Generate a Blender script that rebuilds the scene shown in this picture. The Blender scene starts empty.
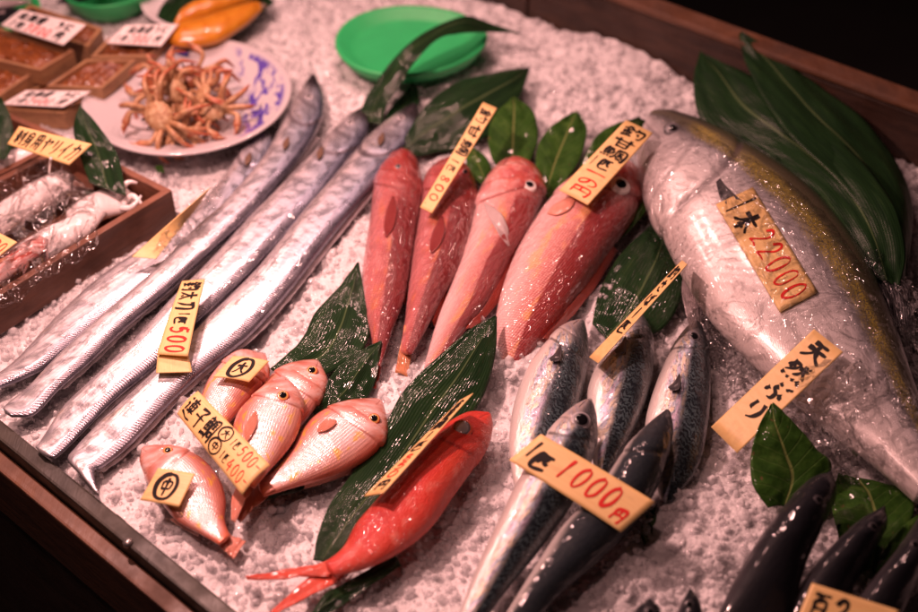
import bpy, bmesh, math, random
import numpy as np
from mathutils import Vector, Matrix
random.seed(7); RNG = np.random.default_rng(7)
R = math.radians
scene = bpy.context.scene
COL = scene.collection

# ------------------------------------------------------------------ camera
PITCH, H, FPX = R(43), 1.09, 1275.0          # the camera's tilt, height over the ice, focal length in photo pixels
CP, SP = math.cos(PITCH), math.sin(PITCH)
cam = bpy.data.cameras.new('camera'); cam_o = bpy.data.objects.new('camera', cam); COL.objects.link(cam_o)
cam_o.location = (0, 0, H); cam_o.rotation_euler = (R(90) - PITCH, 0, 0)
cam.lens = 50; cam.sensor_width = 36; cam.clip_start = .05; cam.clip_end = 100
scene.camera = cam_o
cam.dof.use_dof = True; cam.dof.focus_distance = 1.46; cam.dof.aperture_fstop = 2.1; cam.dof.aperture_blades = 7

def P(u, v, z=0.0):
    """point of the place at height z that the photo shows at pixel (u, v)"""
    a = (u - 459) / FPX; b = (306 - v) / FPX
    d = np.array([a, CP + b * SP, -SP + b * CP])
    return np.array([0, 0, H]) + d * ((z - H) / d[2])
def proj(w):
    w = np.asarray(w, float); y, z = w[..., 1], w[..., 2] - H
    dep = y * CP - z * SP; up = y * SP + z * CP
    return np.stack([459 + FPX * w[..., 0] / dep, 306 - FPX * up / dep], -1)
def UP(w):                                    # unit vector
    return w / (np.linalg.norm(w) + 1e-12)

# ------------------------------------------------------------------ noise in numpy
_T = RNG.random((256, 256))
def vn(x, y):
    x = np.asarray(x, float); y = np.asarray(y, float)
    xi = np.floor(x).astype(int); yi = np.floor(y).astype(int)
    fx = x - xi; fy = y - yi; fx = fx * fx * (3 - 2 * fx); fy = fy * fy * (3 - 2 * fy)
    g = lambda i, j: _T[(xi + i) % 256, (yi + j) % 256]
    return (g(0, 0) * (1 - fx) + g(1, 0) * fx) * (1 - fy) + (g(0, 1) * (1 - fx) + g(1, 1) * fx) * fy - .5
def fbm(x, y, o=4, r=.5):
    s = 0; a = 1
    for k in range(o):
        s = s + a * vn(x * 2 ** k + 17.3 * k, y * 2 ** k + 5.1 * k); a *= r
    return s

# ------------------------------------------------------------------ objects
def tag(o, label=None, cat=None, group=None, kind=None):
    if label: o['label'] = label
    if cat: o['category'] = cat
    if group: o['group'] = group
    if kind: o['kind'] = kind
    return o
def empty(name, loc, label, cat, group=None):
    o = bpy.data.objects.new(name, None); COL.objects.link(o); o.location = tuple(loc); o.empty_display_size = .02
    return tag(o, label, cat, group)
def wloc(o):
    p = np.zeros(3)
    while o is not None:
        p = p + np.array(o.location); o = o.parent
    return p
def mk(name, verts, faces, mat, parent=None, uv=None, uv2=None, smooth=True, fix=True, origin=None, mats=None, mi=None):
    verts = np.asarray(verts, float)
    org = wloc(parent) if parent is not None else (np.array(origin) if origin is not None else np.zeros(3))
    me = bpy.data.meshes.new(name); me.from_pydata([tuple(v) for v in (verts - org)], [], [tuple(int(i) for i in f) for f in faces])
    for m in (mats or [mat]): me.materials.append(m)
    if mi is not None: me.polygons.foreach_set('material_index', np.asarray(mi, np.int32))
    for nm, a in (('uv', uv), ('metric', uv2)):
        if a is not None:
            l = me.uv_layers.new(name=nm); idx = np.empty(len(me.loops), np.int32); me.loops.foreach_get('vertex_index', idx)
            l.data.foreach_set('uv', np.asarray(a, float)[idx].astype(np.float32).ravel())
    if fix:
        bm = bmesh.new(); bm.from_mesh(me); bmesh.ops.recalc_face_normals(bm, faces=bm.faces); bm.to_mesh(me); bm.free()
    if smooth: me.polygons.foreach_set('use_smooth', np.ones(len(me.polygons), bool))
    me.update()
    o = bpy.data.objects.new(name, me); COL.objects.link(o)
    if parent is not None: o.parent = parent
    else: o.location = tuple(org)
    return o
def cat_rom(pts, n, ts=None):
    pts = np.asarray(pts, float); k = len(pts)
    t = np.linspace(0, k - 1, n) if ts is None else np.asarray(ts) * (k - 1)
    i = np.clip(np.floor(t).astype(int), 0, k - 2); f = (t - i)[:, None]
    ext = np.vstack([2 * pts[0] - pts[1], pts, 2 * pts[-1] - pts[-2]])
    a, b, c, d = ext[i], ext[i + 1], ext[i + 2], ext[i + 3]
    return .5 * (2 * b + (c - a) * f + (2 * a - 5 * b + 4 * c - d) * f ** 2 + (3 * b - a - 3 * c + d) * f ** 3)
def zlist(z, k): return [z] * k if np.isscalar(z) else list(np.interp(np.linspace(0, 1, k), np.linspace(0, 1, len(z)), z))
def gridfaces(n, m, wrap=False, off=0):
    f = []
    for i in range(n - 1):
        for j in range(m if wrap else m - 1):
            f.append((off + i * m + j, off + i * m + (j + 1) % m, off + (i + 1) * m + (j + 1) % m, off + (i + 1) * m + j))
    return f

class Surf:                                    # height of a finished body under a photo pixel
    def __init__(s, verts): s.v = verts; s.p = proj(verts)
    def z(s, px, k=5):
        d = np.hypot(s.p[:, 0] - px[0], s.p[:, 1] - px[1])
        i = np.argpartition(d, k)[:k]; w = 1 / (d[i] + .3); return float((s.v[i, 2] * w).sum() / w.sum())
    def near(s, px):
        return int(np.argmin(np.hypot(s.p[:, 0] - px[0], s.p[:, 1] - px[1])))

TP = [(0, .22), (.06, .5), (.14, .78), (.28, 1), (.5, .96), (.72, .66), (.88, .38), (1, .2)]
def loft(name, D, V, z, T, mat, parent, n=130, m=56, prof=TP, sg=None, gk=.04, mouth=None, flat=.75, lump=0.0, zd=0.0, seed=0, sq=1.0, tip=True):
    """solid body between two rails (dorsal D, ventral V), half thickness T, lying on its side"""
    k = len(D); zz = zlist(z, k)
    Dw = np.array([P(*p, h + zd) for p, h in zip(D, zz)]); Vw = np.array([P(*p, h - zd) for p, h in zip(V, zz)])
    x = np.linspace(0, 1, n); ts = .5 * x + .5 * (.5 - .5 * np.cos(math.pi * x))
    d = cat_rom(Dw, n, ts); v = cat_rom(Vw, n, ts); c = (d + v) / 2; w = (d - v) / 2
    hw = np.linalg.norm(w, axis=1)
    tan = np.gradient(c, axis=0); tan /= np.linalg.norm(tan, axis=1)[:, None] + 1e-9
    nn = np.cross(tan, w); nn /= np.linalg.norm(nn, axis=1)[:, None] + 1e-9
    nn[nn[:, 2] < 0] *= -1
    arc = np.r_[0, np.cumsum(np.linalg.norm(np.diff(c, axis=0), axis=1))]; L = arc[-1]; s = arc / L
    tt = T * np.interp(s, [p[0] for p in prof], [p[1] for p in prof]); tt = np.minimum(tt, hw * 1.25 + .0005)
    th = np.linspace(0, 2 * math.pi, m, endpoint=False)
    ct, st = np.cos(th), np.sin(th)
    dd = (1 + ct) / 2
    S, DD = np.meshgrid(s, dd, indexing='ij')
    rad = np.ones_like(S)
    if sg:
        e = sg + .045 * (1 - (2 * DD - .9) ** 2)
        k1 = np.clip((e - S) / .012 + .5, 0, 1); k1 = k1 * k1 * (3 - 2 * k1)
        rad += gk * k1 * np.clip((S - sg * .3) / (sg * .6), 0, 1)
        rad -= .03 * np.exp(-((S - e - .008) / .008) ** 2)
        e2 = sg * .68 + .03 * (1 - (2 * DD - .9) ** 2)
        rad -= .02 * np.exp(-((S - e2) / .007) ** 2) * (DD < .75)
    if mouth:
        dm, sl, sm = mouth
        rad -= .09 * np.exp(-((DD - dm - sl * S) / .035) ** 2) * np.clip((sm - S) / .02, 0, 1)
    if lump:
        rad += lump * fbm(S * 9 + seed, DD * 4 + seed * 3, 3)
    cs = np.sign(ct) * np.abs(ct) ** sq; ss = np.sign(st) * np.abs(st) ** sq
    ss = np.where(ss < 0, ss * flat, ss)
    vt = c[:, None, :] + w[:, None, :] * (cs[None, :] * rad)[:, :, None] + nn[:, None, :] * (tt[:, None] * ss[None, :] * rad)[:, :, None]
    verts = vt.reshape(-1, 3); faces = gridfaces(n, m, True)
    g = np.minimum(th, 2 * math.pi - th); G = g[None, :] * ((hw + tt) / 2)[:, None]
    uv = np.stack([S.ravel(), DD.ravel()], -1); uv2 = np.stack([np.repeat(arc, m), G.ravel()], -1)
    e0 = c[0] - tan[0] * hw[0] * (tip if isinstance(tip, float) else (.7 if tip else .1)); e1 = c[-1] + tan[-1] * hw[-1] * .25
    a = len(verts); verts = np.vstack([verts, e0, e1]); uv = np.vstack([uv, [0, .5], [1, .5]]); uv2 = np.vstack([uv2, [0, G[0].mean()], [L, G[-1].mean()]])
    faces += [(a, j, (j + 1) % m) for j in range(m)] + [(a + 1, (n - 1) * m + (j + 1) % m, (n - 1) * m + j) for j in range(m)]
    o = mk(name, verts, faces, mat, parent, uv, uv2)
    up = np.tile(st > -.05, n); top = verts[:a][up]
    nrm = np.array([nn[i // m] * st[i % m] * hw[i // m] + UP(w[i // m]) * ct[i % m] * tt[i // m] for i in range(a)])[up]
    sf = Surf(top); sf.n = nrm / (np.linalg.norm(nrm, axis=1)[:, None] + 1e-9); sf.len = L
    return o, sf
def sheet(name, A, B, z, mat, parent=None, n=40, m=13, thick=.0008, crest=0.0, rip=0.0, ripf=6, on=None, off=.002, origin=None, seed=0, za=None, zb=None, fold=0.0, jag=0.0):
    """thin solid between two rails: leaves, fins, films"""
    k = len(A); A = np.array(A, float); B = np.array(B, float)
    if on is not None:
        za = [on.z(p) + off for p in A]; zb = [on.z(p) + off for p in B]
    else:
        za = zlist(z if za is None else za, k); zb = zlist(z if zb is None else zb, k)
    Aw = np.array([P(*p, h) for p, h in zip(A, za)]); Bw = np.array([P(*p, h) for p, h in zip(B, zb)])
    a = cat_rom(Aw, n); b = cat_rom(Bw, n)
    f = np.linspace(0, 1, m)
    g = a[:, None, :] * (1 - f)[None, :, None] + b[:, None, :] * f[None, :, None]
    s = np.linspace(0, 1, n); S, F = np.meshgrid(s, f, indexing='ij')
    wd = np.linalg.norm(b - a, axis=1)[:, None]
    dz = crest * (4 * F * (1 - F)) * wd - fold * (1 - np.abs(2 * F - 1)) * wd + rip * fbm(S * ripf + seed * 7.7, F * 3 + seed * 3.1, 3)
    g[..., 2] += dz
    top = g.reshape(-1, 3); bot = top - np.array([0, 0, thick])
    nv = n * m
    faces = gridfaces(n, m) + [tuple(nv + i for i in reversed(q)) for q in gridfaces(n, m)]
    loop = [i * m for i in range(n)] + [(n - 1) * m + j for j in range(1, m)] + [i * m + m - 1 for i in range(n - 2, -1, -1)] + [j for j in range(m - 2, 0, -1)]
    faces += [(loop[i], nv + loop[i], nv + loop[(i + 1) % len(loop)], loop[(i + 1) % len(loop)]) for i in range(len(loop))]
    L = np.linalg.norm(a[-1] - a[0]); uv = np.stack([S.ravel(), F.ravel()], -1)
    uv2 = np.stack([S.ravel() * L, ((F - .5) * wd).ravel()], -1)
    return mk(name, np.vstack([top, bot]), faces, mat, parent, np.vstack([uv, uv]), np.vstack([uv2, uv2]), origin=origin)
def tube(name, pts, rad, mat, parent, n=24, m=10, flat=1.0):
    pts = np.array(pts, float); c = cat_rom(pts, n); r = np.interp(np.linspace(0, 1, n), np.linspace(0, 1, len(rad)), rad)
    t = np.gradient(c, axis=0); t /= np.linalg.norm(t, axis=1)[:, None] + 1e-9
    ref = np.tile(np.array([0, 0, 1.0]), (n, 1)); a = np.cross(t, ref)
    bad = np.linalg.norm(a, axis=1) < .05; a[bad] = np.cross(t[bad], np.array([1.0, 0, 0])); a /= np.linalg.norm(a, axis=1)[:, None]
    b = np.cross(a, t); th = np.linspace(0, 2 * math.pi, m, endpoint=False)
    v = c[:, None] + r[:, None, None] * (a[:, None] * np.cos(th)[None, :, None] + flat * b[:, None] * np.sin(th)[None, :, None])
    v = np.vstack([v.reshape(-1, 3), c[0], c[-1]]); k = n * m
    f = gridfaces(n, m, True) + [(k, j, (j + 1) % m) for j in range(m)] + [(k + 1, (n - 1) * m + (j + 1) % m, (n - 1) * m + j) for j in range(m)]
    S = np.r_[np.repeat(np.linspace(0, 1, n), m), 0, 1]; Fv = np.r_[np.tile(np.abs(np.linspace(-1, 1, m)), n), 0, 0]
    return mk(name, v, f, mat, parent, np.stack([S, Fv], -1))
def lathe(name, c, prof, mat, parent=None, m=72, sx=1, sy=1, rot=0, tilt=(0, 0), origin=None, wob=0):
    th = np.linspace(0, 2 * math.pi, m, endpoint=False); v = []
    for r, z in prof:
        rr = r * (1 + wob * np.cos(3 * th))
        x = rr * np.cos(th) * sx; y = rr * np.sin(th) * sy
        X = x * math.cos(rot) - y * math.sin(rot); Y = x * math.sin(rot) + y * math.cos(rot)
        v.append(np.stack([c[0] + X, c[1] + Y, c[2] + z + X * tilt[0] + Y * tilt[1]], -1))
    n = len(prof); f = gridfaces(n, m, True) + [tuple(range(m)), tuple((n - 1) * m + j for j in range(m))]
    return mk(name, np.array(v).reshape(-1, 3), f, mat, parent, origin=origin)
def hexa(name, b4, t4, mat, parent=None, bev=.0015, **kw):
    v = np.array(list(b4) + list(t4)); f = [(0, 1, 2, 3), (4, 5, 6, 7)] + [(i, (i + 1) % 4, 4 + (i + 1) % 4, 4 + i) for i in range(4)]
    o = mk(name, v, f, mat, parent, smooth=False, **kw)
    if bev:
        bm = bmesh.new(); bm.from_mesh(o.data); bmesh.ops.bevel(bm, geom=list(bm.edges), offset=bev, segments=2, profile=.6, affect='EDGES'); bm.to_mesh(o.data); bm.free()
    return o

# ------------------------------------------------------------------ materials
class G:
    def __init__(s, name, **kw):
        s.m = bpy.data.materials.new(name); s.m.use_nodes = True; s.nt = s.m.node_tree
        s.b = s.nt.nodes['Principled BSDF']; s.out = s.nt.nodes['Material Output']; s.set(**kw)
    def val(s, sock, v):
        if isinstance(v, bpy.types.NodeSocket): s.nt.links.new(v, sock)
        elif isinstance(v, (tuple, list)) and sock.type == 'RGBA': sock.default_value = (*v[:3], 1)
        else: sock.default_value = v
    def set(s, **kw):
        for k, v in kw.items(): s.val(s.b.inputs[k.replace('_', ' ')], v)
        return s
    def n(s, t, props={}, **ins):
        nd = s.nt.nodes.new('ShaderNode' + t)
        for k, v in props.items(): setattr(nd, k, v)
        for k, v in ins.items(): s.val(nd.inputs[k.replace('_', ' ')], v)
        return nd
    def uv(s, nm='uv'): return s.n('UVMap', {'uv_map': nm}).outputs[0]
    def obj(s): return s.n('TexCoord').outputs['Object']
    def sep(s, v): nd = s.n('SeparateXYZ', Vector=v); return nd.outputs
    def vm(s, v, k):
        nd = s.nt.nodes.new('ShaderNodeVectorMath'); nd.operation = 'MULTIPLY'; s.val(nd.inputs[0], v); nd.inputs[1].default_value = k; return nd.outputs[0]
    def noise(s, v, sc, det=3, ro=.55, dist=0): return s.n('TexNoise', Vector=v, Scale=sc, Detail=det, Roughness=ro, Distortion=dist).outputs['Fac']
    def vor(s, v, sc, rnd=1.0, feat='F1'): nd = s.n('TexVoronoi', {'feature': feat}, Vector=v, Scale=sc, Randomness=rnd); return nd.outputs['Distance']
    def vorc(s, v, sc, rnd=1.0): return s.n('TexVoronoi', {}, Vector=v, Scale=sc, Randomness=rnd).outputs['Color']
    def ma(s, op, a, b=0.0, c=None, clamp=False):
        nd = s.nt.nodes.new('ShaderNodeMath'); nd.operation = op; nd.use_clamp = clamp; s.val(nd.inputs[0], a); s.val(nd.inputs[1], b)
        if c is not None: s.val(nd.inputs[2], c)
        return nd.outputs[0]
    def mr(s, v, a, b, c=0., d=1., smooth=True):
        nd = s.n('MapRange', {'interpolation_type': 'SMOOTHSTEP' if smooth else 'LINEAR', 'clamp': True}); s.val(nd.inputs[0], v)
        for i, x in enumerate((a, b, c, d)): nd.inputs[i + 1].default_value = x
        return nd.outputs[0]
    def ramp(s, f, stops):
        nd = s.n('ValToRGB'); s.val(nd.inputs[0], f); cr = nd.color_ramp
        while len(cr.elements) < len(stops): cr.elements.new(.5)
        for e, (p, c) in zip(cr.elements, stops): e.position = p; e.color = (*c, 1)
        return nd.outputs[0]
    def mix(s, f, a, b, mode='MIX'):
        nd = s.n('MixRGB', {'blend_type': mode}); s.val(nd.inputs[0], f); s.val(nd.inputs[1], a); s.val(nd.inputs[2], b); return nd.outputs[0]
    def bump(s, h, st=.3, dist=.002, nrm=None):
        nd = s.n('Bump', Strength=st, Distance=dist, Height=h)
        if nrm is not None: s.val(nd.inputs['Normal'], nrm)
        return nd.outputs[0]
    def band(s, x, c, w, soft): # 1 inside |x-c|<w
        return s.mr(s.ma('ABSOLUTE', s.ma('SUBTRACT', x, c)), w, w + soft, 1., 0.)

def head_lines(g, c, u, sg, dark, mouth=(.35, .5, .07), amt=.75):
    e = g.ma('ADD', g.ma('SUBTRACT', u[0], sg + .045 + .008), g.ma('MULTIPLY', g.ma('POWER', g.ma('SUBTRACT', g.ma('MULTIPLY', u[1], 2.), .9), 2.), .045))
    l1 = g.ma('MULTIPLY', g.band(e, 0., .003, .008), g.mr(u[1], .02, .12)); e2 = g.ma('ADD', g.ma('SUBTRACT', u[0], sg * .68 + .03), g.ma('MULTIPLY', g.ma('POWER', g.ma('SUBTRACT', g.ma('MULTIPLY', u[1], 2.), .9), 2.), .03))
    l2 = g.ma('MULTIPLY', g.ma('MULTIPLY', g.band(e2, 0., .002, .007), g.mr(u[1], .72, .6)), .5)
    dm, sl, sm = mouth; lm = g.ma('MULTIPLY', g.band(g.ma('SUBTRACT', u[1], g.ma('MULTIPLY', u[0], sl)), dm, .012, .022), g.mr(u[0], sm + .01, sm - .01))
    return g.mix(g.ma('MULTIPLY', g.ma('MAXIMUM', g.ma('MAXIMUM', l1, l2), lm), amt), c, dark)
def wet(g, mt, sc=230, st=.55, dist=.0022):
    a = g.noise(g.vm(mt, (sc * .34, sc * .55, 1)), 1, 1.2, .5); b = g.noise(g.vm(mt, (sc * .12, sc * .2, 1)), 1, 1)
    g.set(Coat_Normal=g.bump(g.ma('ADD', a, g.ma('MULTIPLY', b, 1.6)), st, dist * 1.5))
def m_hairtail():
    g = G('hairtail_skin', Metallic=.7, Specular_IOR_Level=.6, Coat_Weight=.6, Coat_Roughness=.07)
    u = g.sep(g.uv()); mt = g.uv('metric'); st = g.vm(mt, (9, 160, 1))
    d = g.ma('ADD', u[1], g.ma('MULTIPLY', g.ma('SUBTRACT', g.noise(g.vm(mt, (14, 50, 1)), 1, 4), .5), .28))
    tail = g.ramp(d, [(0, (.48, .45, .47)), (.2, (.70, .68, .70)), (.45, (.76, .75, .77)), (.62, (.60, .59, .63)), (.82, (.44, .43, .48)), (1, (.16, .16, .21))])
    head = g.ramp(d, [(0, (.66, .61, .62)), (.3, (.70, .65, .67)), (.48, (.56, .58, .66)), (.68, (.30, .36, .46)), (.85, (.15, .17, .25)), (1, (.08, .09, .14))])
    c = g.mix(g.mr(u[0], .25, .62), head, tail)
    spk = g.noise(g.vm(mt, (220, 700, 1)), 1, 3, .7); c = g.mix(g.mr(spk, .52, .72, 0, .4), c, (.9, .87, .9))
    blot = g.noise(g.vm(mt, (40, 90, 1)), 1, 4, .6); c = g.mix(g.mr(blot, .48, .66, 0, .32), c, (.36, .37, .46))
    strk = g.noise(g.vm(mt, (7, 230, 1)), 1, 3, .6); c = g.mix(g.mr(strk, .5, .66, 0, .5), c, (.34, .34, .42))
    gold = g.mr(g.noise(g.vm(mt, (18, 40, 1)), 1, 2), .66, .74, 0, .4); c = g.mix(gold, c, (.60, .45, .30))
    tk = g.ma('SINE', g.ma('ADD', g.ma('MULTIPLY', g.sep(mt)[0], 1900), g.ma('MULTIPLY', u[1], 22)))
    zone = g.ma('MULTIPLY', g.band(u[1], .83, .07, .05), g.mr(u[0], .3, .45))
    c = g.mix(g.ma('MULTIPLY', zone, g.mr(tk, -.2, .8, 0, .75)), c, (.20, .17, .21))
    c = g.mix(g.ma('MULTIPLY', g.band(u[1], .70, .012, .012), .5), c, (.35, .32, .40))
    hh = g.ma('ADD', g.ma('MULTIPLY', g.ma('MULTIPLY', tk, zone), 1.1), g.ma('MULTIPLY', g.noise(st, 1, 4, .6), 1.4))
    hh = g.ma('ADD', hh, g.ma('MULTIPLY', g.noise(g.vm(mt, (180, 260, 1)), 1, 3), .6))
    c = g.mix(g.mr(u[0], .07, .035), c, (.07, .06, .07)); c = head_lines(g, c, u, .13, (.16, .13, .15), (.42, .6, .085))
    wet(g, mt, 160, .4)
    g.set(Base_Color=c, Normal=g.bump(hh, .32, .0016), Roughness=g.mr(g.noise(g.vm(mt, (60, 120, 1)), 1, 3), .3, .7, .20, .46))
    return g.m
def m_tile(deep=0.):
    g = G('deep_red_tilefish_skin' if deep else 'tilefish_skin', Roughness=.42, Specular_IOR_Level=.4, Coat_Weight=1., Coat_Roughness=.04, Coat_IOR=1.6, Subsurface_Weight=.08, Subsurface_Radius=(.006, .002, .001), Subsurface_Scale=1.)
    u = g.sep(g.uv()); mt = g.uv('metric')
    d = g.ma('ADD', u[1], g.ma('MULTIPLY', g.ma('SUBTRACT', g.noise(g.vm(mt, (18, 45, 1)), 1, 3), .5), .22))
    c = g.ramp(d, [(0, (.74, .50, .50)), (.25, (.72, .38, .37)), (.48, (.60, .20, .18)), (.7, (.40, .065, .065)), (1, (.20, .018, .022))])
    yel = g.ma('MULTIPLY', g.mr(g.noise(g.vm(mt, (22, 70, 1)), 1, 4), .5, .66), g.band(u[1], .48, .14, .12)); c = g.mix(g.ma('MULTIPLY', yel, g.mr(u[0], .22, .4, 0, .55)), c, (.85, .42, .06))
    head = g.mr(u[0], .17, .25, 1, 0); c = g.mix(g.ma('MULTIPLY', head, .55), c, g.ramp(g.noise(g.vm(mt, (45, 60, 1)), 1, 4), [(.40, (.40, .035, .03)), (.52, (.58, .13, .09)), (.62, (.78, .48, .45))]))
    v = g.vor(g.vm(mt, (1, 1.15, 1)), 330, .22); body = g.mr(u[0], .2, .26)
    c = g.mix(g.ma('MULTIPLY', g.mr(v, .35, .65, 0, .45), body), c, (.94, .66, .58))
    hh = g.ma('ADD', g.ma('MULTIPLY', g.ma('MULTIPLY', v, -.55), body), g.ma('MULTIPLY', g.noise(g.vm(mt, (120, 200, 1)), 1, 3), .7))
    c = g.mix(g.ma('MULTIPLY', g.ma('MULTIPLY', g.mr(g.ma('ADD', u[1], g.ma('MULTIPLY', g.noise(mt, 60, 2), .04)), .655, .69), g.mr(u[0], .26, .32)), .88), c, (.25, .020, .022))  # sharp dark band along the back: shade on that side painted into the skin colour
    if deep: c = g.mix(deep, c, g.mix(1., c, (.46, .13, .15), 'MULTIPLY'))
    c = head_lines(g, c, u, .2, (.22, .025, .02), (.3, .5, .08))
    wet(g, mt, 300, 1., .005)
    g.set(Base_Color=c, Normal=g.bump(hh, .8, .002))
    return g.m
def m_bream():
    g = G('sea_bream_skin', Roughness=.30, Metallic=.2, Specular_IOR_Level=.6, Coat_Weight=.8, Coat_Roughness=.1)
    u = g.sep(g.uv()); mt = g.uv('metric')
    d = g.ma('ADD', u[1], g.ma('MULTIPLY', g.ma('SUBTRACT', g.noise(g.vm(mt, (25, 60, 1)), 1, 3), .5), .15))
    c = g.ramp(d, [(0, (.56, .13, .07)), (.1, (.74, .40, .34)), (.28, (.82, .68, .68)), (.60, (.78, .56, .56)), (.85, (.66, .25, .19)), (1, (.48, .08, .045))])
    line = g.ma('SINE', g.ma('ADD', g.ma('MULTIPLY', u[1], 150), g.ma('MULTIPLY', g.ma('MULTIPLY', u[0], u[0]), 7)))
    body = g.ma('MULTIPLY', g.mr(u[0], .27, .36), g.mr(u[0], .93, .84))
    c = g.mix(g.ma('MULTIPLY', g.mr(line, .1, .9, 0, .42), body), c, (.46, .20, .17))
    yel = g.ma('MULTIPLY', g.mr(g.noise(g.vm(mt, (60, 110, 1)), 1, 3), .52, .62), g.ma('MAXIMUM', g.band(u[1], .2, .06, .08), g.band(u[1], .86, .05, .06)))
    c = g.mix(g.ma('MULTIPLY', g.ma('MULTIPLY', yel, body), .75), c, (.78, .46, .05))
    head = g.mr(u[0], .22, .34, 1, 0); c = g.mix(g.ma('MULTIPLY', head, .7), c, g.ramp(g.noise(g.vm(mt, (60, 70, 1)), 1, 4), [(.37, (.56, .12, .06)), (.50, (.72, .32, .24)), (.62, (.82, .60, .56))]))
    c = g.mix(g.mr(u[0], .88, 1.0), c, (.68, .18, .10))
    v = g.vor(mt, 420, .2)
    hh = g.ma('ADD', g.ma('MULTIPLY', g.ma('MULTIPLY', line, body), .10), g.ma('MULTIPLY', g.noise(g.vm(mt, (160, 240, 1)), 1, 3), .6))
    hh = g.ma('SUBTRACT', hh, g.ma('MULTIPLY', g.ma('MULTIPLY', v, body), .5))
    c = head_lines(g, c, u, .27, (.36, .06, .03), (.35, .5, .07), .6)
    wet(g, mt, 260, .6)
    g.set(Base_Color=c, Normal=g.bump(hh, .5, .0014)); return g.m
def m_red():
    g = G('red_fish_skin', Roughness=.45, Specular_IOR_Level=.35, Coat_Weight=.5, Coat_Roughness=.06, Subsurface_Weight=.05, Subsurface_Radius=(.006, .001, .001), Subsurface_Scale=1.)
    u = g.sep(g.uv()); mt = g.uv('metric')
    d = g.ma('ADD', u[1], g.ma('MULTIPLY', g.ma('SUBTRACT', g.noise(g.vm(mt, (30, 60, 1)), 1, 3), .5), .3))
    c = g.ramp(d, [(0, (.54, .06, .04)), (.35, (.60, .03, .02)), (.6, (.50, .012, .010)), (1, (.32, .005, .005))])
    v = g.vor(mt, 480, .35); spk = g.noise(mt, 1300, 2, .7); c = g.mix(g.ma('MULTIPLY', g.mr(v, .35, .7), .45), c, (.74, .11, .07)); c = g.mix(g.mr(g.noise(g.vm(mt, (14, 50, 1)), 1, 3), .45, .68, 0, .4), c, (.72, .10, .05)); c = g.mix(g.ma('MULTIPLY', g.mr(g.noise(g.vm(mt, (35, 45, 1)), 1, 4, .65), .54, .70), .4), c, (.80, .34, .26))
    c = g.mix(g.mr(spk, .6, .72, 0, .4), c, (.88, .30, .2)); c = g.mix(g.mr(g.noise(mt, 40, 3), .55, .75, 0, .2), c, (.86, .28, .2))
    hh = g.ma('ADD', g.ma('MULTIPLY', v, -.8), g.ma('MULTIPLY', g.noise(g.vm(mt, (100, 160, 1)), 1, 3), .8))
    c = head_lines(g, c, u, .24, (.30, .012, .01), (.35, .5, .08), .7)
    wet(g, mt, 420, .8)
    g.set(Base_Color=c, Normal=g.bump(hh, .6, .0016)); return g.m
def m_mack(dark):
    g = G('mackerel_back_skin' if dark else 'mackerel_skin', Roughness=.5 if dark else .26, Metallic=0. if dark else .3, Specular_IOR_Level=.1 if dark else .6, Coat_Weight=.6, Coat_Roughness=.07)
    u = g.sep(g.uv()); mt = g.uv('metric'); nz = g.noise(g.vm(mt, (40, 90, 1)), 1, 3)
    d = g.ma('ADD', u[1], g.ma('MULTIPLY', g.ma('SUBTRACT', nz, .5), .14))
    wob = g.ma('MULTIPLY', g.noise(g.vm(mt, (110, 170, 1)), 1, 3, .6), 24)
    wv = g.ma('SINE', g.ma('ADD', g.ma('ADD', g.ma('MULTIPLY', g.sep(mt)[0], 900), g.ma('MULTIPLY', g.sep(mt)[1], 420)), wob))
    ver = g.ma('MULTIPLY', g.mr(wv, -.6, .8), g.mr(g.noise(g.vm(mt, (50, 60, 1)), 1, 2), .32, .62, .15, 1.))
    back = g.mix(ver, (.018, .026, .034), (.030, .040, .042) if dark else (.09, .14, .155))
    irid = g.ramp(g.noise(g.vm(mt, (30, 120, 1)), 1, 2), [(.3, (.48, .48, .58)), (.45, (.66, .56, .40)), (.55, (.36, .46, .56)), (.66, (.56, .44, .58)), (.75, (.62, .58, .48))])
    fl = g.ramp(d, [(0, (.80, .75, .72)), (.25, (.82, .77, .72)), (.5, (.46, .44, .43)), (.8, (.22, .24, .26))])
    side = g.mix(g.band(d, .4, .12, .1), fl, irid)
    spots = g.ma('MULTIPLY', g.mr(g.noise(g.vm(mt, (170, 300, 1)), 1, 4, .65), .50, .60), g.band(d, .44, .16, .10)); side = g.mix(g.ma('MULTIPLY', spots, .7), side, (.12, .12, .14))
    if dark: c = g.mix(g.mr(d, .05, .25), side, back); c = g.mix(.45, c, (.02, .026, .032))
    else: c = g.mix(g.mr(d, .42, .60), side, back)
    hd = g.mr(u[0], .15, .22, 1, 0); c = g.mix(g.ma('MULTIPLY', hd, .65), c, g.ramp(d, [(0, (.60, .55, .53)), (.45, (.42, .37, .38)), (.7, (.07, .08, .09)), (1, (.03, .035, .04))] if not dark else [(0, (.2, .18, .19)), (.2, (.04, .045, .05)), (1, (.02, .024, .03))]))
    hh = g.ma('ADD', g.ma('MULTIPLY', g.vor(mt, 600, .3), -.5), g.ma('MULTIPLY', g.noise(g.vm(mt, (120, 220, 1)), 1, 3), .8))
    c = head_lines(g, c, u, .2, (.02, .02, .022), (.35, .4, .09), .7)
    wet(g, mt, 240, .55)
    g.set(Base_Color=c, Normal=g.bump(hh, .5, .0016)); return g.m
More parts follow.
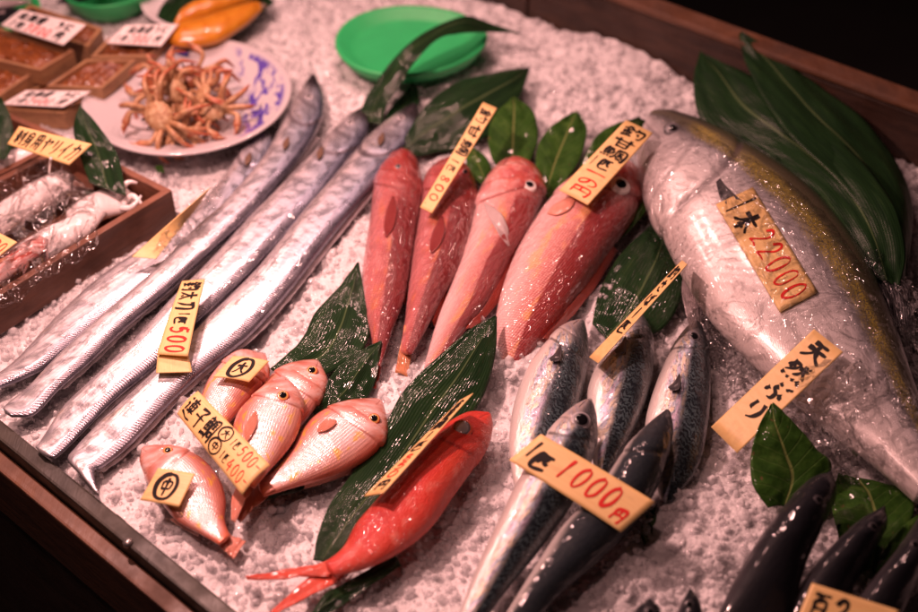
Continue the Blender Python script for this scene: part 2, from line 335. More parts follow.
def m_dark():
    g = G('dark_fish_skin', Roughness=.5, Specular_IOR_Level=.1, Coat_Weight=.5, Coat_Roughness=.07)
    mt = g.uv('metric'); u = g.sep(g.uv()); c = g.ramp(g.ma('ADD', u[1], g.ma('MULTIPLY', g.noise(mt, 60, 3), .2)), [(.05, (.06, .055, .06)), (.3, (.012, .013, .016)), (1, (.008, .009, .012))])
    wet(g, mt, 150, .6)
    g.set(Base_Color=c, Normal=g.bump(g.noise(g.vm(mt, (100, 200, 1)), 1, 3), .35, .0016)); return g.m
def m_buri():
    g = G('yellowtail_skin', Roughness=.32, Metallic=.15, Specular_IOR_Level=.5, Coat_Weight=.4, Coat_Roughness=.15)
    u = g.sep(g.uv()); mt = g.uv('metric')
    d = g.ma('ADD', u[1], g.ma('MULTIPLY', g.ma('SUBTRACT', g.noise(g.vm(mt, (22, 45, 1)), 1, 4), .5), .08))
    c = g.ramp(d, [(0, (.70, .62, .60)), (.30, (.76, .70, .69)), (.50, (.66, .62, .63)), (.60, (.34, .33, .35)), (.67, (.20, .185, .15)), (.80, (.105, .095, .055)), (1, (.03, .029, .022))])
    fine = g.noise(mt, 420, 4, .7); yel = g.ma('MULTIPLY', g.band(d, .69, .038, .07), g.mr(fine, .42, .58)); yel = g.ma('MULTIPLY', yel, g.mr(g.noise(g.vm(mt, (14, 40, 1)), 1, 2), .3, .55, .35, 1))
    c = g.mix(g.ma('MULTIPLY', yel, .95), c, (.60, .48, .06))
    hd = g.mr(u[0], .12, .20, 1, 0); c = g.mix(g.ma('MULTIPLY', hd, .85), c, g.ramp(d, [(0, (.55, .48, .48)), (.42, (.46, .42, .43)), (.58, (.09, .085, .08)), (1, (.035, .035, .03))]))
    c = g.mix(g.mr(fine, .55, .7, 0, .25), c, (.5, .45, .42)); c = head_lines(g, c, u, .22, (.14, .11, .12), (.3, .5, .09), .6)
    hh = g.ma('ADD', g.ma('MULTIPLY', g.vor(mt, 380, .3), -.3), g.ma('MULTIPLY', g.noise(g.vm(mt, (40, 60, 1)), 1, 2), .4))
    g.set(Base_Color=c, Normal=g.bump(hh, .35, .0015)); return g.m
def m_fin(nm, a, b, tr=.0):
    g = G(nm, Roughness=.35, Coat_Weight=.5, Coat_Roughness=.1)
    u = g.sep(g.uv()); w = g.ma('SINE', g.ma('ADD', g.ma('MULTIPLY', u[1], 70), g.ma('MULTIPLY', u[0], 6)))
    c = g.mix(g.mr(w, -.6, .7), a, b); c = g.mix(g.mr(g.noise(g.uv('metric'), 150, 3), .5, .7, 0, .4), c, b)
    g.set(Base_Color=c, Normal=g.bump(w, .5, .0008))
    if tr: g.set(Alpha=1 - tr)
    return g.m
def m_sasa(soft=False):
    g = G('soft_bamboo_leaf' if soft else 'bamboo_leaf', Specular_IOR_Level=.04, Coat_Weight=.3 if soft else .7, Coat_Roughness=.3 if soft else .11)
    u = g.sep(g.uv()); mt = g.uv('metric'); x = g.ma('MULTIPLY', u[1], 150)
    w = g.ma('SINE', g.ma('ADD', x, g.ma('MULTIPLY', g.noise(g.vm(mt, (8, 30, 1)), 1, 2), 1.2)))
    c = g.ramp(g.noise(g.vm(mt, (10, 90, 1)), 1, 4), [(.3, (.006, .020, .008)), (.6, (.011, .036, .011)), (.8, (.025, .055, .017))])
    c = g.mix(g.ma('MULTIPLY', g.mr(w, .3, 1, 0, .3), 1), c, (.022, .052, .018)); c = g.mix(g.band(u[1], .5, .010, .010), c, (.06, .10, .04))
    wet = g.noise(g.vm(mt, (38, 75, 1)), 1, 3, .5)
    hh = g.ma('ADD', g.ma('MULTIPLY', w, .16), g.ma('ADD', g.ma('MULTIPLY', wet, 2.0), g.ma('MULTIPLY', g.band(u[1], .5, .006, .015), .6)))
    h2 = g.ma('ADD', g.ma('MULTIPLY', w, .12), g.ma('MULTIPLY', g.noise(g.vm(mt, (30, 75, 1)), 1, 1, .5), 1.2)); h2 = g.ma('ADD', h2, g.ma('MULTIPLY', wet, 2.))
    g.set(Base_Color=c, Normal=g.bump(hh, .4, .0018), Coat_Normal=g.bump(h2, .25 if soft else .5, .0030), Roughness=.6); return g.m
def m_leaf():
    g = G('broad_leaf', Roughness=.5, Specular_IOR_Level=.04, Coat_Weight=.5, Coat_Roughness=.07)
    u = g.sep(g.uv()); mt = g.uv('metric')
    side = g.ma('ABSOLUTE', g.ma('SUBTRACT', u[1], .5)); vv = g.ma('FRACT', g.ma('ADD', g.ma('MULTIPLY', u[0], 8), g.ma('MULTIPLY', side, 3.4)))
    vein = g.band(vv, .5, .02, .06); mid = g.band(u[1], .5, .012, .015)
    c = g.ramp(g.noise(mt, 45, 4), [(.3, (.016, .050, .008)), (.55, (.030, .085, .013)), (.75, (.06, .13, .025))])
    c = g.mix(g.ma('MULTIPLY', vein, .4), c, (.07, .14, .035)); c = g.mix(mid, c, (.15, .20, .06))
    hole = g.ma('MULTIPLY', g.mr(g.noise(g.vm(mt, (70, 110, 1)), 1, 2), .68, .72), .7); c = g.mix(hole, c, (.12, .07, .035))
    hh = g.ma('ADD', g.ma('MULTIPLY', vein, -.5), g.ma('ADD', g.ma('MULTIPLY', mid, -.8), g.ma('MULTIPLY', g.noise(mt, 90, 3), 1.6)))
    g.set(Base_Color=c, Normal=g.bump(hh, .5, .0016)); return g.m
def m_wood(nm, a, b, sc=1., rough=.55):
    g = G(nm, Roughness=rough); o = g.obj(); n1 = g.noise(g.vm(o, (9 * sc, 9 * sc, 60 * sc)), 1, 5, .6, .6); n2 = g.noise(o, 22 * sc, 4)
    gr = g.noise(g.vm(o, (60 * sc, 14 * sc, 160 * sc)), 1, 4, .65)
    c = g.mix(g.mr(n1, .3, .7), a, b); c = g.mix(g.mr(n2, .52, .75, 0, .6), c, tuple(x * .35 for x in a)); c = g.mix(g.mr(gr, .5, .7, 0, .5), c, tuple(x * .5 for x in a))
    g.set(Base_Color=c, Normal=g.bump(g.ma('ADD', gr, g.ma('MULTIPLY', n2, .6)), .5, .002), Roughness=g.mr(n2, .3, .7, rough - .15, rough + .15)); return g.m
def m_paper(nm, a, b):
    g = G(nm, Roughness=.5); o = g.uv(); n1 = g.noise(g.vm(o, (2.5, 26, 1)), 1, 4, .6); n2 = g.noise(o, 4, 3)
    c = g.mix(g.mr(n1, .3, .7), a, b); c = g.mix(g.mr(n2, .55, .7, 0, .35), c, tuple(x * .62 for x in a))
    g.set(Base_Color=c, Normal=g.bump(n1, .12, .001)); return g.m
def m_plain(nm, c, r=.4, var=.25, sc=60, **kw):
    g = G(nm, Roughness=r, **kw); n = g.noise(g.obj(), sc, 4); g.set(Base_Color=g.mix(n, tuple(x * (1 - var) for x in c), tuple(min(1, x * (1 + var)) for x in c)), Normal=g.bump(n, .2, .001)); return g.m
def m_film(nm='clear_plastic_film', sc=1.0, amt=.075):
    g = G(nm); o = g.obj(); nt = g.nt
    h1 = g.ma('ABSOLUTE', g.ma('SUBTRACT', g.noise(g.vm(o, (11 * sc, 14 * sc, 11 * sc)), 1, 2, .5, 1.6), .5)); h2 = g.ma('ABSOLUTE', g.ma('SUBTRACT', g.noise(g.vm(o, (34 * sc, 27 * sc, 34 * sc)), 1, 2, .5, 1.2), .5))
    nr = g.bump(g.ma('ADD', g.ma('MULTIPLY', h1, 3.), h2), 1., .020)
    gl = g.n('BsdfGlossy', Color=(1, 1, 1), Roughness=.10, Normal=nr); tr = g.n('BsdfTransparent', Color=(.985, .985, .985))
    lw = g.n('LayerWeight', Blend=.12, Normal=nr); f = g.ma('ADD', g.ma('MULTIPLY', lw.outputs['Fresnel'], .45), amt, clamp=True)
    mx = g.n('MixShader'); g.val(mx.inputs[0], f); g.val(mx.inputs[1], tr.outputs[0]); g.val(mx.inputs[2], gl.outputs[0]); g.val(g.out.inputs[0], mx.outputs[0]); return g.m
def m_ice_base():
    g = G('packed_ice', Roughness=.4, Specular_IOR_Level=.3, Coat_Weight=1., Coat_Roughness=.05, Coat_IOR=1.33, Subsurface_Weight=.35, Subsurface_Radius=(.012, .011, .012), Subsurface_Scale=1.)
    o = g.obj(); v = g.vor(o, 120, 1.); v2 = g.vor(o, 260, 1.); n = g.noise(o, 30, 4)
    c = g.ramp(g.ma('ADD', g.ma('MULTIPLY', n, .9), g.ma('MULTIPLY', g.sep(g.vorc(o, 200))[0], .1)), [(.25, (.58, .56, .57)), (.5, (.70, .68, .69)), (.75, (.84, .82, .83))])
    g.set(Base_Color=c, Normal=g.bump(g.ma('ADD', g.ma('MULTIPLY', v, .6), g.ma('MULTIPLY', v2, .6)), .5, .003), Coat_Normal=g.bump(g.ma('ADD', g.vor(o, 150), g.noise(o, 110, 1)), .9, .006)); return g.m
def m_ice():
    g = G('crushed_ice_glass'); o = g.obj(); nr = g.bump(g.noise(o, 150, 1), .5, .004)
    df = g.n('BsdfDiffuse', Color=(.95, .93, .94), Normal=nr); tl = g.n('BsdfTranslucent', Color=(.96, .95, .96), Normal=nr); tp = g.n('BsdfTransparent', Color=(.97, .965, .97)); gs = g.n('BsdfGlossy', Color=(1, 1, 1), Roughness=.05, Normal=nr)
    a = g.n('MixShader'); g.val(a.inputs[0], .4); g.val(a.inputs[1], df.outputs[0]); g.val(a.inputs[2], tl.outputs[0])
    cl = g.mr(g.noise(o, 75, 2), .36, .64, .12, .80); b = g.n('MixShader'); g.val(b.inputs[0], cl); g.val(b.inputs[1], a.outputs[0]); g.val(b.inputs[2], tp.outputs[0])
    fr = g.n('Fresnel', IOR=1.33, Normal=nr); c = g.n('MixShader'); g.val(c.inputs[0], g.ma('MINIMUM', g.ma('ADD', g.ma('MULTIPLY', fr.outputs[0], .5), .03), .14)); g.val(c.inputs[1], b.outputs[0]); g.val(c.inputs[2], gs.outputs[0]); g.val(g.out.inputs[0], c.outputs[0]); return g.m
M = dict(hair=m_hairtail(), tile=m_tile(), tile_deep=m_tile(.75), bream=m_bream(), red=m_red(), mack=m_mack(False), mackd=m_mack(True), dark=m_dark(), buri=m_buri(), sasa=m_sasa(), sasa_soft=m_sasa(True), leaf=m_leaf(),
    f_red=m_fin('red_fin', (.55, .05, .03), (.80, .14, .08)), f_pink=m_fin('pink_fin', (.62, .16, .10), (.82, .42, .32)), f_orange=m_fin('orange_fin', (.56, .15, .08), (.74, .38, .28), .15),
    f_yel=m_fin('yellow_fin', (.52, .30, .10), (.58, .13, .09)), f_silver=m_fin('silver_fin', (.30, .26, .29), (.70, .64, .66)), f_deep=m_fin('deep_red_fin', (.20, .018, .02), (.36, .07, .065), .25), f_dark=m_fin('dark_fin', (.02, .02, .024), (.08, .075, .08)), f_brown=m_fin('brown_fin', (.13, .075, .05), (.26, .17, .12)), f_clear=m_fin('pale_fin', (.62, .46, .46), (.8, .68, .66), .35), f_grey=m_fin('grey_fin', (.22, .18, .19), (.45, .38, .38)),
    wood=m_wood('old_dark_board', (.065, .032, .020), (.028, .015, .011), 1.), wood2=m_wood('brown_ledge', (.17, .078, .042), (.08, .037, .022), 1.), wood3=m_wood('green_stained_rail', (.042, .034, .022), (.02, .017, .012)), crate=m_wood('crate_board', (.22, .09, .048), (.12, .048, .028), 1.), tray=m_wood('tray_wood', (.40, .23, .11), (.28, .14, .07), 1.5),
    kraft=m_paper('veneer_card', (.82, .58, .25), (.76, .50, .19)), white=m_paper('white_card', (.82, .76, .74), (.78, .72, .70)),
    blk=m_plain('black_ink', (.010, .008, .008), .6, .25, 60, Specular_IOR_Level=.15), rink=m_plain('red_ink', (.62, .025, .02), .6, .1, 60, Specular_IOR_Level=.2), film=m_film(), film2=m_film('loose_plastic_film', 1.3, .05),
    pupil=G('pupil', Base_Color=(.006, .006, .007), Roughness=.05).m, iris_g=m_plain('gold_iris', (.62, .34, .10), .2, .2, 400), iris_w=m_plain('silver_iris', (.72, .66, .62), .2, .15, 400), iris_s=m_plain('dull_iris', (.42, .40, .42), .2, .2, 400), iris_r=m_plain('red_eye_rim', (.60, .10, .05), .25, .2, 400), iris_d=m_plain('grey_iris', (.16, .15, .16), .2, .2, 400), cloudy=m_plain('cloudy_pupil', (.34, .33, .33), .12, .2, 300),
    plate=None)
ice_base, ice_m = m_ice_base(), m_ice()

# ------------------------------------------------------------------ stall and ice
F0, F1 = P(0, 421), P(235, 612)
e1 = UP(F1 - F0); e2 = np.array([-e1[1], e1[0], 0.0])
B0, B1 = P(485, 0), P(925, 170)
fl = lambda t, inn=0, z=0: F0 + e1 * t + e2 * inn + np.array([0, 0, z])
bd = UP(B1 - B0); bn = np.array([-bd[1], bd[0], 0.0])
MOUNDS = [((690, 545), .026, .050), ((640, 580), .012, .04), ((415, 395), .012, .035), ((520, 352), .016, .03), ((470, 348), .010, .03), ((672, 505), .012, .02), ((610, 300), .012, .04), ((740, 390), .010, .05), ((600, 60), .012, .09), ((280, 40), .010, .08), ((860, 180), .02, .05), ((640, 40), .02, .06), ((770, 520), .012, .03), ((560, 600), .006, .05), ((330, 560), -.004, .08), ((60, 380), -.004, .08)]
MOUNDS = [(P(*p), a, s) for p, a, s in MOUNDS]
def ice_h(x, y):
    h = .001 + .010 * fbm(x * 11, y * 11, 3) + .0105 * fbm(x * 42, y * 42, 3) + .003 * vn(x * 190, y * 190)
    for c, a, s in MOUNDS: h = h + a * np.exp(-((x - c[0]) ** 2 + (y - c[1]) ** 2) / (2 * s * s))
    return h
nu, nvv = 440, 330
uu = np.linspace(-.85, 1.75, nu); X = np.zeros((nu, nvv)); Y = np.zeros((nu, nvv))
fr = np.linspace(0, 1, nvv)
for i, t in enumerate(uu):
    a = fl(t, .001); q = np.dot(B0 + bn * -.002 - a, bn) / np.dot(e2, bn); b = a + e2 * min(max(q, .3), 3.0)
    X[i] = a[0] + (b[0] - a[0]) * fr; Y[i] = a[1] + (b[1] - a[1]) * fr
vv = np.stack([X.ravel(), Y.ravel(), ice_h(X, Y).ravel() - .004], -1)
tag(mk('ice', vv, gridfaces(nu, nvv), ice_base, fix=False), kind='structure')
def ice_chunks():
    bm = bmesh.new(); bmesh.ops.create_icosphere(bm, subdivisions=1, radius=1); bv = np.array([v.co[:] for v in bm.verts]); bf = np.array([[v.index for v in f.verts] for f in bm.faces]); bm.free()
    N = 36000; pts = []
    while len(pts) < N:
        t = RNG.uniform(-.8, 1.7, 60000); w = RNG.uniform(.004, 2.4, 60000); c = F0 + np.outer(t, e1) + np.outer(w, e2)
        px = proj(c); ok = (px[:, 0] > -60) & (px[:, 0] < 980) & (px[:, 1] > -70) & (px[:, 1] < 680) & (((c - B0) @ bn) < -.008)
        pts += list(c[ok])
    pts = np.array(pts[:N]); r = .0014 + .0048 * RNG.random(N) ** 2.6
    pts[:, 2] = ice_h(pts[:, 0], pts[:, 1]) - .004 + r * RNG.uniform(-.2, .75, N)
    nv = len(bv); V = np.empty((N, nv, 3))
    jit = 1 + RNG.uniform(-.32, .32, (N, nv, 1)); sc = RNG.uniform(.6, 1.4, (N, 1, 3))
    base = bv[None] * jit * sc * r[:, None, None]
    a = RNG.uniform(0, 6.28, N); b = RNG.uniform(-1, 1, N); ca, sa, cb, sb = np.cos(a), np.sin(a), np.cos(b), np.sin(b)
    x = base[..., 0] * ca[:, None] - base[..., 1] * sa[:, None]; y = base[..., 0] * sa[:, None] + base[..., 1] * ca[:, None]; z = base[..., 2]
    y2 = y * cb[:, None] - z * sb[:, None]; z2 = y * sb[:, None] + z * cb[:, None]
    V = np.stack([x, y2, z2], -1) + pts[:, None, :]
    Fc = (bf[None] + (np.arange(N) * nv)[:, None, None]).reshape(-1, 3)
    me = bpy.data.meshes.new('crushed_ice'); me.vertices.add(N * nv); me.vertices.foreach_set('co', V.astype(np.float32).ravel())
    me.loops.add(len(Fc) * 3); me.loops.foreach_set('vertex_index', Fc.astype(np.int32).ravel())
    me.polygons.add(len(Fc)); me.polygons.foreach_set('loop_start', np.arange(0, len(Fc) * 3, 3, dtype=np.int32)); me.update(calc_edges=True); me.validate()
    me.materials.append(ice_m); me.polygons.foreach_set('use_smooth', np.ones(len(me.polygons), bool))
    o = bpy.data.objects.new('crushed_ice', me); COL.objects.link(o)
    tag(o, 'loose lumps of crushed ice heaped over the whole stall bed', 'ice', kind='stuff')
ice_chunks()

stall = empty('fish_stall', (0, .9, -.9), 'old dark wooden fish stall frame with front rail and tall back board', 'stall')
def board(name, t0, t1, a, b, z0, z1, mat): return hexa(name, [fl(t0, a, z0), fl(t1, a, z0), fl(t1, b, z0), fl(t0, b, z0)], [fl(t0, a, z1), fl(t1, a, z1), fl(t1, b, z1), fl(t0, b, z1)], mat, stall, .003)
board('front_rail', -.9, 1.8, -.020, -.001, -.12, .008, M['wood3'])
board('front_ledge', -.9, 1.8, -.040, -.021, -.12, -.012, M['wood2'])
board('front_panel', -.9, 1.8, -.036, -.022, -.9, -.122, M['wood'])
hb = .082
def bboard(name, s0, s1, off0, off1, z0, z1, mat):
    q = lambda s, o, z: B0 + bd * s + bn * o + np.array([0, 0, z]); return hexa(name, [q(s0, off0, z0), q(s1, off0, z0), q(s1, off1, z0), q(s0, off1, z0)], [q(s0, off0, z1), q(s1, off0, z1), q(s1, off1, z1), q(s0, off1, z1)], mat, stall, .004)
bboard('back_board', -.9, .085, .0, .03, -.1, hb, M['wood']); bboard('back_board', .087, 1.6, .002, .032, -.1, hb - .002, M['wood'])
bboard('back_cap', -.9, 1.6, -.004, .036, hb + .001, hb + .012, M['wood2'])
bboard('back_panel', -.9, 1.6, .005, .025, -.9, -.102, M['wood'])
bp = proj(fl(.22, -.0135, .008)); bolt_c = P(128, 543, .008)
lathe('bolt', bolt_c, [(.0001, .004), (.004, .0035), (.0055, .001), (.0055, -.002)], m_plain('bolt_metal', (.35, .33, .32), .3, .2, 300, Metallic=.8), stall, 20)
fx = np.linspace(-6, 6, 40); fy = np.linspace(-4, 10, 40); FX, FY = np.meshgrid(fx, fy, indexing='ij')
tag(mk('floor', np.stack([FX.ravel(), FY.ravel(), -.9 + .003 * fbm(FX, FY).ravel()], -1), gridfaces(40, 40), m_plain('dark_concrete', (.03, .028, .027), .7, .4, 6), fix=False), kind='structure')

# ------------------------------------------------------------------ fish helpers
def base_of(D, V):
    a = np.mean([P(*p) for p in D] + [P(*p) for p in V], axis=0); a[2] = 0; return a
def eye(parent, sf, px, r, iris, rim=None, pup=.55, pmat=None, h=.45):
    i = sf.near(px); c0 = sf.v[i]; n = Vector(sf.n[i]); n = (n * .7 + Vector((0, -.30, .6))).normalized()
    c = P(*px, c0[2]); c = np.array(c) + np.array(n) * r * .10
    q = n.to_track_quat('Z', 'Y').to_matrix(); v = []; f = []; mi = []; k = 20
    rr = [(1.25, -.1), (1.12, .12), (1.0, .2), (.9, .18), (pup, .40), (pup * .55, .47), (.01, .5)]
    for a, z in rr:
        for j in range(k):
            t = 2 * math.pi * j / k; w = q @ Vector((a * r * math.cos(t), a * r * math.sin(t), z * r * h * 2)); v.append(c + np.array(w))
    f = gridfaces(len(rr), k, True); mi = [0 if i < 2 * k else (1 if i < 4 * k else 2) for i in range(len(f))]
    f.append(tuple((len(rr) - 1) * k + j for j in range(k))); mi.append(2)
    return mk('eye', v, f, None, parent, np.zeros((len(v), 2)), mats=[rim or iris, iris, pmat or M['pupil']], mi=mi)

# ---- hairtails
GH = 'hairtails laid side by side on the ice'
HT = [
 ('silver hairtail nearest the wooden squid crate, its head under the rim of the crab plate',
  [(276,130),(272,150),(262,172),(240,205),(208,245),(170,275),(135,300),(100,325),(65,352),(35,373),(-20,396)], [(272,124),(262,135),(240,155),(215,190),(180,225),(132,257),(95,283),(60,315),(30,347),(8,368),(-25,388)], .013, None, (248, 158)),
 ('silver hairtail whose pointed head reaches farthest up beside the crab plate',
  [(316,77),(323,95),(323,115),(315,135),(296,163),(258,208),(225,240),(172,288),(128,325),(95,357),(60,388),(35,414),(12,417)], [(311,76),(303,88),(296,100),(286,117),(263,159),(224,205),(200,226),(155,272),(105,315),(60,355),(28,388),(10,402),(3,409)], .019, (309, 97), (286, 142)),
 ('silver hairtail lying under the narrow upright card, between two other hairtails',
  [(368,110),(369,128),(362,142),(345,165),(322,195),(295,226),(250,275),(205,318),(160,362),(118,397),(88,427),(65,450),(54,459)], [(366,106),(350,116),(335,130),(312,155),(280,188),(250,218),(210,262),(172,300),(135,340),(98,375),(65,406),(45,435),(36,448)], .016, (350, 123), (320, 152)),
 ('broad silver hairtail with folded down tail, closest to the tilefish and small breams',
  [(419,108),(420,124),(412,139),(396,160),(375,185),(350,215),(318,255),(285,297),(248,337),(205,370),(165,408),(130,445),(104,466),(95,470),(95,480),(99,495)], [(412,104),(400,112),(380,128),(357,150),(335,177),(310,205),(278,245),(250,278),(205,322),(170,358),(125,400),(95,428),(76,448),(68,460),(79,474),(96,494)], .017, (401, 118), (381, 138)),
]
SF = {}
for i, (lab, D, V, z, ey, pf) in enumerate(HT):
    r = empty('hairtail', base_of(D, V), lab, 'fish', GH)
    o, sf = loft('body', D, V, z, .0115, M['hair'], r, n=190, sq=.68, sg=.13, gk=.05, mouth=(.42, .6, .07), prof=[(0, .4), (.05, .75), (.15, 1), (.6, .95), (.85, .7), (1, .35)], lump=.018, seed=i)
    SF['H%d' % i] = sf
    q0 = [p for p in D[3:-2]]; q1 = [(p[0] + (p[0] - w_[0]) * .10 + 1.2, p[1] + (p[1] - w_[1]) * .10 + .8) for p, w_ in zip(D[3:-2], V[3:-2])]
    sheet('dorsal_fin', q0, q1, 0, M['f_silver'], r, n=150, m=5, za=z * .85, zb=z * .6, rip=.002, ripf=60)
    if ey: eye(r, sf, ey, .0050, M['iris_s'], M['iris_s'], .6)
    u, v = pf; sheet('pectoral_fin', [(u + 2, v - 6), (u - 3, v + 0), (u - 3, v + 6)], [(u + 3, v - 5), (u + 3, v + 2), (u - 1, v + 7)], 0, M['f_brown'], r, on=sf, off=.004, n=14, m=7)

# ---- tilefish
GT = 'red tilefish lying heads up between leaves'
TF = [
 ('slim dark red tilefish with no card, next to the hairtails', [(415,156),(420,166),(422,195),(416,228),(411,262),(404,298),(394,325),(386,348),(380,366)], [(398,156),(387,164),(375,184),(371,215),(365,255),(361,290),(366,318),(373,342),(376,365)], .020, (398, 167), M['iris_d'], .0042),
 ('red tilefish with head hidden under the slim card and yellowish tail', [(464,164),(473,175),(477,195),(472,228),(461,266),(443,295),(430,320),(420,340),(412,354)], [(444,166),(431,173),(424,185),(420,215),(414,250),(409,290),(406,318),(403,338),(400,352)], .022, (465, 172), M['iris_d'], .004),
 ('pink tilefish with white rimmed eye whose tail goes under the bamboo leaf', [(530,165),(540,174),(545,190),(540,205),(528,232),(510,260),(490,298),(464,332),(444,360)], [(500,166),(488,178),(477,200),(471,228),(461,262),(450,290),(437,322),(428,352),(424,368)], [.026,.026,.026,.022,.012], (529, 186), M['iris_w'], .0085),
 ('largest tilefish, thick and red with a wide card on its cheek', [(632,170),(640,179),(643,195),(634,218),(612,247),(588,282),(566,311),(543,338),(526,362),(516,380)], [(606,169),(588,174),(566,188),(545,208),(531,228),(515,256),(502,290),(495,325),(498,352),(502,376)], [.032,.032,.032,.028,.016,-.012], (620, 186), M['iris_w'], .0115),
]
for i, (lab, D, V, z, ey, ir, er) in enumerate(TF):
    r = empty('tilefish', base_of(D, V), lab, 'fish', GT)
    T = [.026, .028, .030, .040][i]
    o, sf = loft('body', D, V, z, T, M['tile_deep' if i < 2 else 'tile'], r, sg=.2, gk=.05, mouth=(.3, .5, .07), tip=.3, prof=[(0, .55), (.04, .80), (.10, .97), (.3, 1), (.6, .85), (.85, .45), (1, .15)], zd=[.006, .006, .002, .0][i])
    SF['T%d' % i] = sf
    eye(r, sf, ey, er, ir, M['iris_r'] if i < 2 else M['iris_w'], .64)
    if i == 0: sheet('pectoral_fin', [(392, 196), (387, 208), (384, 224), (385, 236)], [(394, 196), (397, 210), (394, 226), (387, 237)], 0, M['f_deep'], r, on=sf, off=.0018, n=16, m=9)
    if i == 1: sheet('pectoral_fin', [(441, 216), (434, 228), (430, 242), (430, 252)], [(443, 216), (445, 230), (440, 245), (432, 253)], 0, M['f_deep'], r, on=sf, off=.0018, n=16, m=9)
    if i == 0: sheet('dorsal_fin', [(421, 200), (415, 230), (409, 264), (402, 300)], [(425, 206), (421, 236), (414, 268), (405, 304)], 0, M['f_red'], r, n=24, m=7, za=.018, zb=.010, rip=.003)
    if i == 0: sheet('tail_fin', [(376, 360), (373, 374), (372, 388)], [(382, 360), (380, 374), (376, 388)], .012, M['f_red'], r, n=14, m=9, rip=.002)
    if i == 1:
        sheet('tail_fin', [(404, 326), (400, 348), (395, 372)], [(425, 328), (413, 350), (408, 376)], [.026, .020, .011], M['f_yel'], r, n=16, m=11, rip=.004)
        sheet('dorsal_fin', [(472, 226), (461, 264), (444, 294), (432, 320)], [(477, 232), (469, 266), (450, 300), (434, 326)], 0, M['f_red'], r, n=24, m=7, za=.020, zb=.012, rip=.003)
    if i == 2:
        sheet('dorsal_fin', [(527, 232), (508, 262), (490, 298), (466, 328)], [(533, 238), (516, 268), (500, 300), (474, 328)], 0, M['f_red'], r, n=24, m=7, za=.024, zb=.012, rip=.003)
        sheet('pectoral_fin', [(483, 203), (486, 212), (496, 230), (508, 246)], [(485, 202), (496, 208), (507, 224), (510, 245)], 0, M['f_clear'], r, on=sf, off=.002, n=16, m=9, rip=.003)
    if i == 3:
        sheet('dorsal_fin', [(612, 246), (588, 282), (566, 311), (543, 338)], [(618, 250), (596, 286), (574, 314), (548, 340)], 0, M['f_red'], r, n=24, m=7, za=.028, zb=.014, rip=.003)
        sheet('pectoral_fin', [(574, 196), (564, 199), (552, 206), (547, 213)], [(576, 199), (570, 209), (558, 215), (549, 214)], 0, M['f_pink'], r, on=sf, off=.002, n=14, m=9, crest=.1)

# ---- small sea breams
GB = 'small pink sea breams in the front pile'
BR = [
 ('pink sea bream lying under the small circled card at the top of the pile', [(267,358),(270,372),(264,385),(248,402),(230,422),(212,438)], [(258,353),(240,351),(222,364),(206,385),(198,410),(200,432)], .022, None, .017),
 ('pink sea bream at the back of the pile, half hidden by the upright one', [(312,360),(296,363),(278,371),(262,388),(245,420),(225,455)], [(322,366),(328,382),(322,398),(306,420),(280,452),(250,480)], .020, (312, 371), .018),
 ('plump pink sea bream in mid pile, its side covered by the long card', [(280,378),(266,386),(250,401),(237,416),(232,440),(238,465),(240,480)], [(288,380),(300,393),(303,412),(297,435),(285,453),(268,472),(255,488)], .040, (283, 396), .020),
 ('pink sea bream pointing right with striped side, head touching the bamboo leaf', [(374,399),(352,402),(330,409),(312,420),(298,438),(288,455),(272,472),(258,480)], [(384,405),(388,425),(384,442),(368,458),(345,471),(320,480),(292,488),(264,497)], .024, (374, 419), .021),
 ('small pink sea bream pointing left on bare ice near the front rail', [(145,447),(160,446),(182,449),(203,460),(219,478),(226,500),(225,520),(230,536)], [(141,452),(140,463),(146,478),(155,493),(164,506),(178,522),(198,533),(219,545)], .018, (168, 451), .016),
]
for i, (lab, D, V, z, ey, T) in enumerate(BR):
    r = empty('sea_bream', base_of(D, V), lab, 'fish', GB)
    o, sf = loft('body', D, V, z, T, M['bream'], r, n=120, sg=.27, gk=.045, mouth=(.35, .5, .06))
    SF['B%d' % i] = sf
    if ey: eye(r, sf, ey, .0056 if i != 4 else .0046, M['iris_g'], M['iris_r'], .70)
    if i == 2:
        sheet('tail_fin', [(240, 476), (232, 498), (231, 520)], [(255, 486), (246, 500), (235, 522)], .028, M['f_pink'], r, n=16, m=9, rip=.003)
        sheet('pectoral_fin', [(255, 411), (248, 420), (244, 431), (245, 441)], [(257, 412), (257, 424), (252, 435), (247, 442)], 0, M['f_orange'], r, on=sf, off=.0025, n=14, m=9)
    if i == 3:
        sheet('tail_fin', [(262, 478), (246, 496), (232, 514)], [(268, 496), (254, 508), (240, 522)], .016, M['f_pink'], r, n=16, m=9, rip=.003)
        sheet('pectoral_fin', [(336, 420), (328, 419), (321, 423), (317, 430)], [(337, 422), (332, 427), (325, 431), (318, 432)], 0, M['f_orange'], r, on=sf, off=.003, n=14, m=9)
        sheet('anal_fin', [(352, 468), (330, 477), (305, 484)], [(350, 474), (328, 482), (304, 489)], 0, M['f_orange'], r, n=14, m=5, za=.02, zb=.012)
    if i == 4:
        sheet('tail_fin', [(228, 532), (238, 538), (246, 541)], [(219, 545), (226, 553), (234, 558)], .010, M['f_pink'], r, n=16, m=9, rip=.004)
        sheet('anal_fin', [(174, 516), (186, 524), (200, 532)], [(170, 520), (184, 529), (198, 536)], 0, M['f_orange'], r, n=12, m=5, za=.014, zb=.008)
